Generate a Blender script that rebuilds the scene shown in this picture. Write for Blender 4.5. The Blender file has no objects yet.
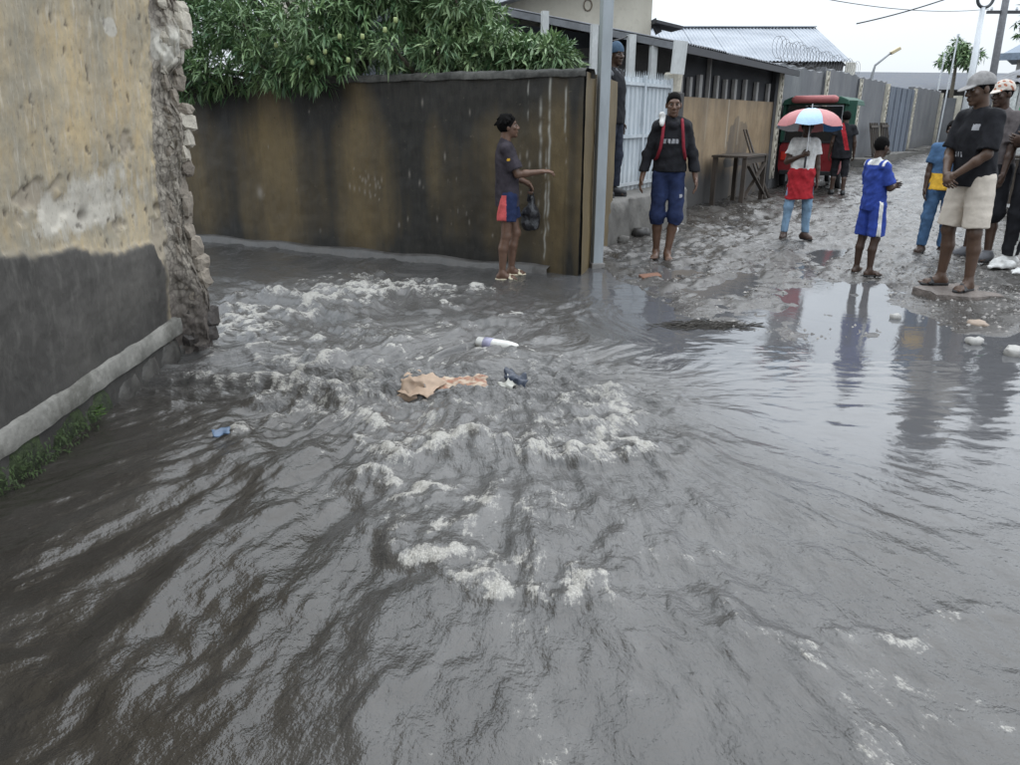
import bpy, math, random
import numpy as np
from mathutils import Vector, Matrix

R = math.radians
random.seed(7)
scene = bpy.context.scene
C = bpy.context.collection

# ------------------------------------------------------------------ camera, sky, sun, exposure
CAM_H = 1.43
cam_data = bpy.data.cameras.new('camera')
cam_data.sensor_width = 36.0
cam_data.lens = 760.0 / 1020.0 * 36.0
cam_data.clip_start = 0.05
cam_data.clip_end = 2000.0
cam = bpy.data.objects.new('camera', cam_data)
C.objects.link(cam)
cam.location = (0, 0, CAM_H)
cam.rotation_euler = (R(90 - 19.1), 0, 0)
scene.camera = cam

SUN_EL, SUN_AZ = 58.0, 40.0
world = bpy.data.worlds.new('World')
scene.world = world
world.use_nodes = True
wn, wl = world.node_tree.nodes, world.node_tree.links
wn.clear()
w_out = wn.new('ShaderNodeOutputWorld')
w_bg = wn.new('ShaderNodeBackground')
w_bg.inputs['Strength'].default_value = 0.12
w_sky = wn.new('ShaderNodeTexSky')
w_sky.sky_type = 'NISHITA'
w_sky.sun_disc = False
w_sky.sun_elevation = R(SUN_EL)
w_sky.sun_rotation = R(SUN_AZ)
w_sky.dust_density = 4.0
# overcast layer over the clear sky, made much brighter overhead to light the scene
w_tc = wn.new('ShaderNodeTexCoord')
w_sep = wn.new('ShaderNodeSeparateXYZ')
w_map = wn.new('ShaderNodeMapRange')
w_map.inputs['From Min'].default_value = 0.0
w_map.inputs['From Max'].default_value = 1.0
w_map.inputs['To Min'].default_value = 5.4
w_map.inputs['To Max'].default_value = 17.0
w_noise = wn.new('ShaderNodeTexNoise')
w_noise.inputs['Scale'].default_value = 1.6
w_noise.inputs['Detail'].default_value = 4.0
w_nm = wn.new('ShaderNodeMapRange')
w_nm.inputs['To Min'].default_value = 0.82
w_nm.inputs['To Max'].default_value = 1.18
w_mul = wn.new('ShaderNodeMath'); w_mul.operation = 'MULTIPLY'
w_tint = wn.new('ShaderNodeMix'); w_tint.data_type = 'RGBA'; w_tint.blend_type = 'MULTIPLY'
w_tint.inputs['Factor'].default_value = 1.0
w_tint.inputs['A'].default_value = (0.91, 0.99, 1.07, 1)
w_mix = wn.new('ShaderNodeMix'); w_mix.data_type = 'RGBA'
w_mix.inputs['Factor'].default_value = 0.88
wl.new(w_tc.outputs['Generated'], w_sep.inputs[0])
wl.new(w_sep.outputs['Z'], w_map.inputs['Value'])
wl.new(w_tc.outputs['Generated'], w_noise.inputs['Vector'])
wl.new(w_noise.outputs['Fac'], w_nm.inputs['Value'])
wl.new(w_map.outputs[0], w_mul.inputs[0])
wl.new(w_nm.outputs[0], w_mul.inputs[1])
wl.new(w_mul.outputs[0], w_tint.inputs['B'])
wl.new(w_sky.outputs[0], w_mix.inputs['A'])
wl.new(w_tint.outputs['Result'], w_mix.inputs['B'])
wl.new(w_mix.outputs['Result'], w_bg.inputs['Color'])
wl.new(w_bg.outputs[0], w_out.inputs[0])

sun_d = bpy.data.lights.new('sun', 'SUN')
sun_d.energy = 0.5
sun_d.angle = R(85)
sun_d.color = (1.0, 0.97, 0.92)
sun_o = bpy.data.objects.new('sun', sun_d)
C.objects.link(sun_o)
sd = Vector((math.sin(R(SUN_AZ)) * math.cos(R(SUN_EL)), math.cos(R(SUN_AZ)) * math.cos(R(SUN_EL)), math.sin(R(SUN_EL))))
sun_o.rotation_euler = sd.to_track_quat('Z', 'Y').to_euler()

scene.view_settings.view_transform = 'Standard'
scene.view_settings.look = 'None'
scene.view_settings.exposure = 0.52
scene.view_settings.gamma = 1.0
scene.view_settings.use_curve_mapping = False

# ------------------------------------------------------------------ helpers
def tag(o, label=None, cat=None, group=None, kind=None):
    if label: o['label'] = label
    if cat: o['category'] = cat
    if group: o['group'] = group
    if kind: o['kind'] = kind
    return o

def empty(name, loc=(0, 0, 0), rz=0.0, label=None, cat=None, group=None):
    o = bpy.data.objects.new(name, None)
    o.empty_display_size = 0.1
    C.objects.link(o)
    o.location = loc
    o.rotation_euler = (0, 0, rz)
    return tag(o, label, cat, group)

def link_mesh(name, me, parent=None, loc=None, rot=None):
    o = bpy.data.objects.new(name, me)
    C.objects.link(o)
    if parent: o.parent = parent
    if loc is not None: o.location = loc
    if rot is not None: o.rotation_euler = rot
    return o

def np_mesh(name, V, F, mats, parent=None, smooth=True, attrs=None):
    """V (n,3), F (m,k) int arrays -> object."""
    V = np.asarray(V, dtype=np.float32); F = np.asarray(F, dtype=np.int32)
    me = bpy.data.meshes.new(name)
    m, k = F.shape
    me.vertices.add(len(V)); me.vertices.foreach_set('co', V.ravel())
    me.loops.add(m * k); me.loops.foreach_set('vertex_index', F.ravel())
    me.polygons.add(m)
    me.polygons.foreach_set('loop_start', np.arange(0, m * k, k, dtype=np.int32))
    me.polygons.foreach_set('loop_total', np.full(m, k, dtype=np.int32))
    if smooth: me.polygons.foreach_set('use_smooth', np.ones(m, dtype=bool))
    me.update(calc_edges=True)
    for an, av in (attrs or {}).items():
        a = me.attributes.new(an, 'FLOAT', 'POINT'); a.data.foreach_set('value', np.asarray(av, dtype=np.float32).ravel())
    for mt in (mats if isinstance(mats, (list, tuple)) else [mats]): me.materials.append(mt)
    return link_mesh(name, me, parent)

class MB:
    """collects simple shapes for one mesh"""
    def __init__(s): s.v = []; s.f = []; s.m = []
    def add(s, v, f, mi=0):
        b = len(s.v); s.v += [tuple(p) for p in v]
        for q in f: s.f.append(tuple(i + b for i in q)); s.m.append(mi)
        return s
    def box(s, x0, x1, y0, y1, z0, z1, mi=0, M=None, j=0.0):
        v = [Vector((x, y, z)) for z in (z0, z1) for y in (y0, y1) for x in (x0, x1)]
        if j: v = [p + Vector((random.uniform(-j, j), random.uniform(-j, j), random.uniform(-j, j))) for p in v]
        if M: v = [M @ p for p in v]
        return s.add(v, [(0, 2, 3, 1), (4, 5, 7, 6), (0, 1, 5, 4), (2, 6, 7, 3), (0, 4, 6, 2), (1, 3, 7, 5)], mi)
    def bar(s, a, b, w, h, mi=0, up=(0, 0, 1)):
        a = Vector(a); b = Vector(b); d = (b - a).normalized(); u = Vector(up)
        if abs(d.dot(u)) > .98: u = Vector((0, 1, 0))
        x = d.cross(u).normalized(); y = x.cross(d).normalized()
        v = [p + x * i * w / 2 + y * k * h / 2 for p in (a, b) for (i, k) in ((-1, -1), (1, -1), (1, 1), (-1, 1))]
        return s.add(v, [(3, 2, 1, 0), (4, 5, 6, 7), (0, 1, 5, 4), (1, 2, 6, 5), (2, 3, 7, 6), (3, 0, 4, 7)], mi)
    def tube(s, pts, rad, n=10, mi=0, caps=True, sq=(1, 1)):
        pts = [Vector(p) for p in pts]
        if not isinstance(rad, (list, tuple)): rad = [rad] * len(pts)
        v = []; f = []; px = None
        for i, p in enumerate(pts):
            d = (pts[min(i + 1, len(pts) - 1)] - pts[max(i - 1, 0)]).normalized()
            if px is None:
                u = Vector((0, 0, 1)) if abs(d.z) < .9 else Vector((1, 0, 0))
                px = d.cross(u).normalized()
            px = (px - d * px.dot(d)).normalized(); py = d.cross(px)
            for k in range(n):
                a = 2 * math.pi * k / n
                v.append(p + px * math.cos(a) * rad[i] * sq[0] + py * math.sin(a) * rad[i] * sq[1])
        for i in range(len(pts) - 1):
            for k in range(n):
                f.append((i * n + k, i * n + (k + 1) % n, (i + 1) * n + (k + 1) % n, (i + 1) * n + k))
        if caps:
            f.append(tuple(range(n))[::-1]); f.append(tuple(range((len(pts) - 1) * n, len(pts) * n)))
        return s.add(v, f, mi)
    def build(s, name, mats, parent=None, smooth=False, loc=None, rot=None, bevel=0.0):
        me = bpy.data.meshes.new(name)
        me.from_pydata([tuple(p) for p in s.v], [], s.f)
        for mt in (mats if isinstance(mats, (list, tuple)) else [mats]): me.materials.append(mt)
        me.polygons.foreach_set('material_index', s.m)
        if smooth: me.polygons.foreach_set('use_smooth', [True] * len(s.f))
        me.update()
        o = link_mesh(name, me, parent, loc, rot)
        if bevel:
            b = o.modifiers.new('bevel', 'BEVEL'); b.width = bevel; b.segments = 2; b.limit_method = 'ANGLE'
        return o

# numpy gradient noise
_rng = np.random.RandomState(3)
_perm = _rng.permutation(512).astype(np.int64)
_perm = np.concatenate([_perm, _perm, _perm])
_ga = _rng.rand(512) * 2 * np.pi
_gx, _gy = np.cos(_ga), np.sin(_ga)
def pn(x, y, seed=0):
    x = np.asarray(x, dtype=np.float64) + seed * 17.31; y = np.asarray(y, dtype=np.float64) + seed * 9.77
    xi = np.floor(x).astype(np.int64); yi = np.floor(y).astype(np.int64)
    xf = x - xi; yf = y - yi; xi &= 511; yi &= 511
    u = xf * xf * xf * (xf * (xf * 6 - 15) + 10); v = yf * yf * yf * (yf * (yf * 6 - 15) + 10)
    def g(a, b, fx, fy):
        h = _perm[_perm[(xi + a) & 511] + ((yi + b) & 511)]
        return _gx[h] * fx + _gy[h] * fy
    n0 = g(0, 0, xf, yf) * (1 - u) + g(1, 0, xf - 1, yf) * u
    n1 = g(0, 1, xf, yf - 1) * (1 - u) + g(1, 1, xf - 1, yf - 1) * u
    return (n0 * (1 - v) + n1 * v) * 1.5
def fbm(x, y, o=4, seed=0, gain=.5):
    t = 0; a = 1; fr = 1
    for i in range(o):
        t = t + a * pn(x * fr, y * fr, seed + i * 3); a *= gain; fr *= 2.03
    return t
def ridged(x, y, o=3, seed=0):
    t = 0; a = 1; fr = 1
    for i in range(o):
        t = t + a * (1 - np.abs(pn(x * fr, y * fr, seed + i * 3)) * 2); a *= .5; fr *= 2.1
    return t
def sstep(a, b, x):
    t = np.clip((x - a) / (b - a), 0, 1); return t * t * (3 - 2 * t)
def polydist(x, y, P):
    d = np.full(np.shape(x), 1e9)
    for (ax, ay), (bx, by) in zip(P, P[1:]):
        dx, dy = bx - ax, by - ay
        t = np.clip(((x - ax) * dx + (y - ay) * dy) / (dx * dx + dy * dy), 0, 1)
        d = np.minimum(d, np.hypot(x - ax - t * dx, y - ay - t * dy))
    return d
def grid_faces(nr, nc, flip=False):
    i = np.arange(nr - 1)[:, None] * nc + np.arange(nc - 1)[None, :]
    q = np.stack([i, i + 1, i + nc + 1, i + nc], -1).reshape(-1, 4)
    return q[:, ::-1] if flip else q

# ------------------------------------------------------------------ materials
class NT:
    """small helper to wire a principled material"""
    def __init__(s, name):
        s.m = bpy.data.materials.new(name); s.m.use_nodes = True
        s.t = s.m.node_tree; s.n = s.t.nodes; s.l = s.t.links
        s.b = s.n['Principled BSDF']
        s.tc = s.n.new('ShaderNodeTexCoord')
    def node(s, t, **k):
        n = s.n.new('ShaderNode' + t)
        for a, b in k.items(): setattr(n, a, b)
        return n
    def put(s, sock, val):
        if isinstance(val, bpy.types.NodeSocket): s.l.new(val, sock)
        elif isinstance(val, (tuple, list)): sock.default_value = tuple(val) + ((1,) if len(val) == 3 and sock.type == 'RGBA' else ())
        else: sock.default_value = val
    def noise(s, scale=5, detail=4, rough=.55, stretch=None, vec=None, w=None):
        n = s.node('TexNoise'); n.inputs['Scale'].default_value = scale; n.inputs['Detail'].default_value = detail; n.inputs['Roughness'].default_value = rough
        v = vec or s.tc.outputs['Object']
        if stretch:
            mp = s.node('Mapping'); mp.inputs['Scale'].default_value = stretch; s.l.new(v, mp.inputs[0]); v = mp.outputs[0]
        s.l.new(v, n.inputs['Vector'])
        return n.outputs['Fac']
    def voro(s, scale=5, feature='F1', stretch=None, out='Distance'):
        n = s.node('TexVoronoi'); n.feature = feature; n.inputs['Scale'].default_value = scale
        v = s.tc.outputs['Object']
        if stretch:
            mp = s.node('Mapping'); mp.inputs['Scale'].default_value = stretch; s.l.new(v, mp.inputs[0]); v = mp.outputs[0]
        s.l.new(v, n.inputs['Vector'])
        return n.outputs[out]
    def rng(s, v, a, b, c=0.0, d=1.0, smooth=False):
        n = s.node('MapRange'); s.put(n.inputs['Value'], v)
        if smooth: n.interpolation_type = 'SMOOTHSTEP'
        for k, q in zip(('From Min', 'From Max', 'To Min', 'To Max'), (a, b, c, d)): n.inputs[k].default_value = q
        return n.outputs[0]
    def math(s, op, a, b=0.0):
        n = s.node('Math'); n.operation = op; s.put(n.inputs[0], a); s.put(n.inputs[1], b); return n.outputs[0]
    def mix(s, f, a, b, mode='MIX'):
        n = s.node('Mix'); n.data_type = 'RGBA'; n.blend_type = mode
        s.put(n.inputs['Factor'], f); s.put(n.inputs['A'], a); s.put(n.inputs['B'], b); return n.outputs['Result']
    def attr(s, name):
        n = s.node('Attribute'); n.attribute_name = name; return n.outputs['Fac']
    def sep(s, v=None):
        n = s.node('SeparateXYZ'); s.l.new(v or s.tc.outputs['Object'], n.inputs[0]); return n.outputs
    def bump(s, h, strength=.3, dist=.01, prev=None):
        n = s.node('Bump'); s.put(n.inputs['Height'], h); s.put(n.inputs['Strength'], strength); n.inputs['Distance'].default_value = dist
        if prev is not None: s.l.new(prev, n.inputs['Normal'])
        return n.outputs[0]
    def done(s, col=None, rough=None, normal=None, metal=None, spec=None, ior=None):
        for k, v in (('Base Color', col), ('Roughness', rough), ('Normal', normal), ('Metallic', metal), ('Specular IOR Level', spec), ('IOR', ior)):
            if v is not None: s.put(s.b.inputs[k], v)
        return s.m

def plain(name, col, rough=.7, var=.25, scale=9, bump=.15, bscale=60, bdist=.004, stretch=None, metal=0.0, spec=.5):
    """a base colour broken up by two octaves of blotches, with fine relief"""
    t = NT(name)
    n1 = t.noise(scale, 5, .6, stretch); n2 = t.noise(scale * 6, 3, .6, stretch)
    dk = tuple(c * (1 - var) for c in col); lt = tuple(min(1, c * (1 + var)) for c in col)
    c = t.mix(t.rng(n1, .3, .7), dk, lt)
    c = t.mix(t.rng(n2, .35, .7, 0, .35), c, tuple(x * .6 for x in col))
    r = t.rng(n1, .3, .7, max(.05, rough - .12), min(1, rough + .12))
    return t.done(c, r, t.bump(t.noise(bscale, 4, .6, stretch), bump, bdist), metal, spec)

def cloth(name, col, rough=.85, var=.30):
    t = NT(name)
    n = t.noise(14, 4, .6); w = t.noise(420, 2, .5)
    c = t.mix(t.rng(n, .3, .7), tuple(x * (1 - var) for x in col), tuple(min(1, x * (1 + var)) for x in col))
    nb = t.bump(w, .25, .001); nb = t.bump(t.noise(26, 3, .5), .5, .01, nb)
    t.done(c, rough, nb, spec=.25)
    t.b.inputs['Sheen Weight'].default_value = 0.0
    return t.m

# ------------------------------------------------------------------ ground and water
BX = [-30, .55, .8, .92, 1.15, 1.4, 1.85, 2.62, 3.23, 3.75, 5, 9, 40]
BY = [30, 12, 8.4, 7.69, 6.64, 5.42, 5.02, 4.9, 5.28, 5.42, 5.2, 4.6, 3.0]
MOUND = [(3.78, 6.15, .55, .045), (4.9, 7.5, 1.3, .085), (1.5, 8.5, .7, .035), (2.4, 9.6, 1.0, .055), (3.6, 9.4, .8, .035),
         (2.2, 7.4, .7, .015), (3.3, 7.25, .35, .018), (4.5, 8.2, .7, .03), (3.5, 5.3, .5, .014), (4.6, 5.2, 1.0, .02), (5.5, 12, 2.2, .05), (4.0, 13, 1.6, .04)]
def gz(x, y, detail=True):
    x = np.asarray(x, dtype=np.float64); y = np.asarray(y, dtype=np.float64)
    d = y - np.interp(x, BX, BY) + fbm(x * 1.7, y * 1.7, 3, 77) * .45
    base = np.where(d < 0, -np.minimum(.35, .012 - d * .16), .0 * d)
    up = sstep(0, 1.5, d)
    lumps = fbm(x * 1.5, y * 1.0, 3, 5) * .036 + fbm((x * .84 - y * .54) * 2.6, (x * .54 + y * .84) * .8, 3, 9) * .034
    z = base + up * (.004 + lumps)
    for mx, my, r, h in MOUND:
        z = z + h * np.exp(-((x - mx) ** 2 + (y - my) ** 2) / (r * r)) * np.where(d > -.4, 1, 0) * sstep(-.4, .2, d)
    # the shallow puddle that runs up the street past the boy
    ch = np.exp(-((x - 3.05 - .10 * (y - 6) + .2 * np.sin(y * 1.3)) / .42) ** 2) * sstep(4.8, 5.6, y) * (1 - sstep(9, 12, y))
    z = z - .035 * ch * (1 - np.exp(-(((x - 3.38) ** 2 + (y - 7.3) ** 2) / .12)))
    z = z + sstep(11, 30, y) * .10 * np.where(d > 0, 1, 0)
    if detail:
        z = z + up * (fbm(x * 6, y * 6, 4, 2) * .021 + ridged(x * 4, y * 4, 3, 4) * .011 - .010)
    return z
def foot_z(x, y): return max(float(gz(x, y)), -.012)

def spaced(segs):
    """segs: list of (start, end, n)"""
    a = [np.linspace(s, e, n, endpoint=False) for s, e, n in segs]
    return np.concatenate(a + [np.array([segs[-1][1]])])

t = NT('wet_mud')
n1 = t.noise(1.3, 6, .6); n2 = t.noise(14, 5, .65); n3 = t.noise(70, 4, .6)
c = t.mix(t.rng(n1, .32, .68), (.030, .0265, .024), (.072, .066, .060))
c = t.mix(t.rng(n2, .45, .75, 0, .75), c, (.032, .029, .027))
c = t.mix(t.rng(n3, .5, .72, 0, .5), c, (.15, .14, .13))
wet = t.rng(t.noise(2.6, 5, .6), .38, .62, .10, .42)
nb = t.bump(n3, .35, .006); nb = t.bump(n2, .6, .02, nb)
M_mud = t.done(c, wet, nb, spec=.6)

xs = spaced([(-400, -60, 8), (-60, -8, 14), (-8, 0, 40), (0, 7, 330), (7, 14, 120), (14, 40, 60), (40, 400, 14)])
ys = spaced([(-300, -10, 8), (-10, 4, 30), (4, 11, 260), (11, 20, 130), (20, 45, 90), (45, 120, 20), (120, 600, 10)])
GX, GY = np.meshgrid(xs, ys)
GZ = gz(GX, GY)
ground = np_mesh('ground', np.stack([GX, GY, GZ], -1).reshape(-1, 3), grid_faces(len(ys), len(xs)), M_mud)
tag(ground, kind='structure')

# flowing flood water: waves, standing crests and foam laid out on the plane z = 0
FOAM = [  # polyline, width, strength, crest height
    ([(-.57, 2.93), (-.51, 3.0), (-.45, 3.1), (-.27, 3.16), (-.05, 3.16), (.22, 3.12), (.55, 3.07)], .10, 1.0, .055),
    ([(-.48, 2.9), (-.5, 3.05), (-.56, 3.22)], .16, 1.0, .02),
    ([(-.82, 3.45), (-.75, 3.62), (-1.01, 3.77)], .22, .85, .03),
    ([(-1.01, 3.77), (-1.2, 4.09), (-1.47, 4.52), (-1.72, 4.83)], .30, .92, .035),
    ([(-2.0, 5.23), (-1.9, 5.75), (-1.6, 6.1), (-1.3, 6.35)], .34, 1.0, .06),
    ([(-1.25, 6.72), (-.88, 6.55), (-.5, 6.4)], .24, 1.0, .05),
    ([(-1.9, 6.9), (-1.6, 7.0), (-1.2, 7.2)], .12, .7, .03),
    ([(.19, 3.81), (.43, 3.87), (.54, 3.66), (.57, 3.3)], .20, .92, .03),
    ([(-.3, 2.34), (-.2, 2.17), (-.03, 2.1), (.13, 2.09), (.3, 2.05)], .085, .95, .03),
    ([(-.1, 2.7), (-.08, 2.4), (.02, 2.2)], .2, .66, .008),
    ([(.66, 1.92), (.8, 1.8), (.89, 1.6), (.9, 1.3)], .075, .52, .024),
    ([(1.0, 1.84), (1.11, 1.86), (1.24, 1.88), (1.43, 1.94)], .045, .62, .014),
    ([(1.02, 1.72), (1.08, 1.6), (1.1, 1.5)], .09, .5, .006),
    ([(-.11, 5.51), (.02, 5.78), (.14, 5.66)], .12, .8, .03),
    ([(.0, 1.9), (.05, 1.6), (.08, 1.2)], .07, .5, .004),
    ([(.5, 2.3), (.62, 2.25), (.75, 2.3)], .05, .5, .006),
    ([(-.2, 3.35), (.1, 3.4), (.4, 3.5)], .24, .75, .0),
    ([(-1.2, 5.2), (-.8, 5.0), (-.5, 5.3)], .2, .55, .02),
    ([(-.1, 4.55), (.3, 4.6), (.6, 4.5)], .15, .5, .015),
]
xs = spaced([(-9, -4.5, 12), (-4.5, -2.3, 40), (-2.3, 1.9, 400), (1.9, 5.2, 200), (5.2, 9, 30)])
ys = spaced([(-3, .9, 24), (.9, 3.4, 260), (3.4, 5.2, 120), (5.2, 8.4, 120), (8.4, 14, 60)])
X, Y = np.meshgrid(xs, ys)
dB = np.interp(X, BX, BY) - Y                         # > 0 : in the flood
turb = np.exp(-(((X + .5) / 1.25) ** 2 + ((Y - 4.3) / 1.7) ** 2))
turb = np.maximum(turb, .8 * np.exp(-(((X + 1.6) / 1.2) ** 2 + ((Y - 6.2) / 1.2) ** 2)))
turb = np.maximum(turb, .55 * np.exp(-((X - .2) / .9) ** 2 - ((Y - 2.2) / 1.0) ** 2))
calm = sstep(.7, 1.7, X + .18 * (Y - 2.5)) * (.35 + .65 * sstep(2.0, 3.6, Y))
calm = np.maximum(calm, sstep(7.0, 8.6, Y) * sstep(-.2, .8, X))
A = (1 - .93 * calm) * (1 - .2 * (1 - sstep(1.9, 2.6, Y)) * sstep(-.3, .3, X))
# coordinates that follow the current as it fans out towards the viewer
sx, sy = X + .1, Y - 4.9
r = np.hypot(sx, sy) + 1e-6
th = np.arctan2(sx, -sy)
fan = 1 - sstep(3.6, 4.4, Y)
wx = fbm(X * .9, Y * .9, 2, 31) * .35; wy = fbm(X * .9, Y * .9, 2, 37) * .35
a1 = (th * 2.5) * fan + (X + wx) * (1 - fan); b1 = (r * .55) * fan + (Y * .9 + wy) * (1 - fan)
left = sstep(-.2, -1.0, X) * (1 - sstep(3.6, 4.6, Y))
Z = 0
Z = Z + fbm(a1 * 1.5 + wx, b1 * 1.5 + wy, 2, 11) * (.020 + .044 * turb) * A
Z = Z + ridged(a1 * 3.2 + wx, b1 * 3.0 + wy, 2, 15) * (.004 + .022 * turb) * A * (1 - .3 * left)
Z = Z + fbm(a1 * 7 + 2 * wx, b1 * 6 + 2 * wy, 2, 21) * (.010 + .006 * turb) * A
Z = Z + left * (fbm(a1 * 2.6 + wx, b1 * 1.4 + wy, 2, 71) * .026 + fbm(a1 * 6, b1 * 2.4 + wy, 2, 73) * .011)
Z = Z + fbm(a1 * 12 + wx, b1 * 6 + wy, 3, 79) * .0042 * A
Z = Z + fbm(a1 * 16 + 3 * wx, b1 * 13, 2, 25) * (.0035 + .004 * turb) * A
# small wind and drip ripples on the calm side
Z = Z + calm * (fbm(X * 2.2, Y * 5.5, 3, 41) * .0020 + fbm(X * 7, Y * 16, 2, 44) * .0006)
foam = np.zeros_like(X)
brk = fbm(X * 5, Y * 4, 3, 51) * .5
rag = fbm(X * 11 + 1.2 * wx, Y * 9, 3, 55)
fil = ridged(X * 6 + 2 * wx, Y * 5 + 2 * wy, 3, 58) - .9
for P, w, s, hgt in FOAM:
    jx = fbm(X * 3.1, Y * 3.1, 3, 61) * w * 1.5; jy = fbm(X * 3.1, Y * 3.1, 3, 65) * w * 1.5
    d = polydist(X + jx, Y + jy, P)
    e = np.exp(-(d / w) ** 2)
    Z = Z + hgt * np.exp(-(d / (w * 1.1)) ** 2) * (.8 + .3 * rag)
    foam = np.maximum(foam, s * e * np.clip(.66 + .55 * rag + .25 * fil, 0, 1.1))
foam = np.maximum(foam, .78 * turb * sstep(.2, .9, fil + .6 * rag))
foam = np.maximum(foam, .35 * (1 - calm) * sstep(.6, 1.1, fil + .7 * brk))
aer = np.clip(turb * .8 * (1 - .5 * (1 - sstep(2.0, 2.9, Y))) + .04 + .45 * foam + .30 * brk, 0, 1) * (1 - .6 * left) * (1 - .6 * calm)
shore = sstep(-.05, .5, dB)
Z = Z * np.maximum(shore, .05)
# the water is thin over the mud and stays flat there
dwall = sstep(-2.25, -2.0, X) + (Y > 5)
fore = 1 - sstep(2.2, 3.0, Y)
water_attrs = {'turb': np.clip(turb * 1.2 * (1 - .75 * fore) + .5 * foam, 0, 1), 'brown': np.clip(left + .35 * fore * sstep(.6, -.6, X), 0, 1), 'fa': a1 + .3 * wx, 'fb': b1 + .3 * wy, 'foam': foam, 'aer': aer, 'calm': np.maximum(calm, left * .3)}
t = NT('silty_water')
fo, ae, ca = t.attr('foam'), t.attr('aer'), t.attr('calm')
cx = t.node('CombineXYZ'); t.put(cx.inputs[0], t.attr('fa')); t.put(cx.inputs[1], t.attr('fb')); flow = cx.outputs[0]
nf = t.noise(26, 6, .75, (1, .55, 1), flow); ns = t.noise(70, 5, .75, (1, .30, 1), flow); nm = t.noise(6, 5, .6, (1, .5, 1), flow); nv_ = t.voro(130)
silt_and_light = t.mix(t.math('MULTIPLY', ae, t.rng(nm, .3, .7, .35, 1.0)), t.mix(t.attr('brown'), t.mix(t.rng(ca, .25, .9), (.054, .052, .050), (.092, .092, .096)), (.029, .0255, .0215)), (.165, .160, .155))  # silt colour, with the shade at left and sky sheen at right put in
ni = t.noise(34, 6, .75); fmix = t.math('ADD', t.math('ADD', t.rng(nf, .3, .7, -.30, .20), t.rng(ns, .3, .7, -.18, .18)), t.rng(ni, .3, .7, -.34, .26))
ff = t.rng(t.math('ADD', fo, fmix), .30, .76, 0, 1, True)
ff = t.math('MULTIPLY', ff, t.rng(fo, .06, .22))
col = t.mix(t.math('MULTIPLY', ff, .92), silt_and_light, t.mix(t.rng(nv_, 0, .6), (.64, .615, .56), (.36, .345, .315)))
rough = t.rng(ff, 0, .8, .035, .6)
h1 = t.noise(9, 3, .5, (1, .7, 1), flow); h2 = t.noise(24, 4, .6, (1, .65, 1), flow); h3 = t.noise(75, 4, .65, (1, .8, 1), flow)
live = t.rng(ca, 0, 1, 1.0, .06); tu = t.attr('turb'); fine = t.math('MULTIPLY', live, t.rng(tu, 0, 1, .55, 1.0))
nb = t.bump(h1, t.math('MULTIPLY', live, .40), .045)
nb = t.bump(h2, t.math('MULTIPLY', fine, .58), .022, nb)
nb = t.bump(h3, t.math('MULTIPLY', fine, .48), .007, nb)
hi = t.noise(20, 4, .6); hj = t.noise(60, 3, .6)
nb = t.bump(hi, t.math('MULTIPLY', live, .42), .020, nb); nb = t.bump(hj, t.math('MULTIPLY', live, .34), .006, nb)
nb = t.bump(ns, t.math('MULTIPLY', ff, .8), .012, nb)
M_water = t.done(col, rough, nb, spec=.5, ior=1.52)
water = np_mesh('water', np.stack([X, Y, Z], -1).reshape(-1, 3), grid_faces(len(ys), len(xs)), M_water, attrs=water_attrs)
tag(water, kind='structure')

# ------------------------------------------------------------------ crumbling plastered building, left foreground
TIPZ = [-.4, .06, .38, .62, .71, .80, 1.02, 1.18, 1.31, 1.43, 1.52, 1.68, 1.74, 1.88, 1.98, 2.08, 2.4, 5.2]
TIPX = [-1.93, -1.94, -1.92, -1.98, -2.0, -2.0, -1.98, -1.96, -1.93, -1.92, -1.965, -1.955, -1.89, -1.86, -1.88, -1.885, -1.87, -1.75]
def face_x(z): return np.interp(z, [-.4, .33, .71, 1.03, 1.43, 1.75, 2.05, 5.2], [-2.10, -2.09, -2.05, -2.05, -2.01, -1.98, -1.95, -1.72])
ss = spaced([(-3.0, 1.8, 12), (1.8, 4.45, 260), (4.45, 5.15, 110), (5.15, 5.6, 20), (5.6, 9.5, 10)])   # s = distance along the plan
zs = spaced([(-.45, -.05, 4), (-.05, 2.6, 250), (2.6, 5.2, 26)])
S, ZZ = np.meshgrid(ss, zs)
fx = face_x(ZZ); tx = np.interp(ZZ, TIPZ, TIPX)
# plan: face runs along +y to 4.62, then steps out as a broken wall end to the tip and turns back to -x
k1 = sstep(4.55, 4.80, S)
px = fx + (tx - fx) * k1
py = np.minimum(S, 4.62) + np.clip(S - 4.62, 0, .53) * .45
back = np.clip(S - 5.15, 0, None)
px = px - back * 1.0 - .25 * sstep(4.95, 5.2, S); py = py + np.clip(back, 0, .3) * .3
rough_end = sstep(4.45, 4.62, S + .06 * fbm(ZZ * 3, S * 0, 2, 3)) * (1 - sstep(5.3, 5.6, S))
dado_top = np.interp(py, [-3, 3.0, 3.7, 4.6], [1.0, .94, .83, .72]) + .022 * fbm(S * 2.5, ZZ * 2, 4, 8) - .10 * sstep(4.35, 4.5, S) * sstep(4.6, 4.45, S)
dado = 1 - sstep(-.03, .02, ZZ - dado_top + .022 * fbm(S * 6, ZZ * 14, 4, 9))
dado = dado * (1 - rough_end)
disp = fbm(S * 2.2, ZZ * 2.2, 3, 2) * .006 + fbm(S * 9, ZZ * 9, 3, 6) * .003 + fbm(S * 30, ZZ * 22, 2, 7) * .0012
disp += + .004 * rough_end * (S < 5.2) + rough_end * (np.round(fbm(S * 6, ZZ * 6, 3, 12) * 3) / 3 * .035 + fbm(S * 16, ZZ * 16, 4, 13) * .022 + ridged(S * 9, ZZ * 8, 3, 14) * .014 - .015)
disp += dado * .014
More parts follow.
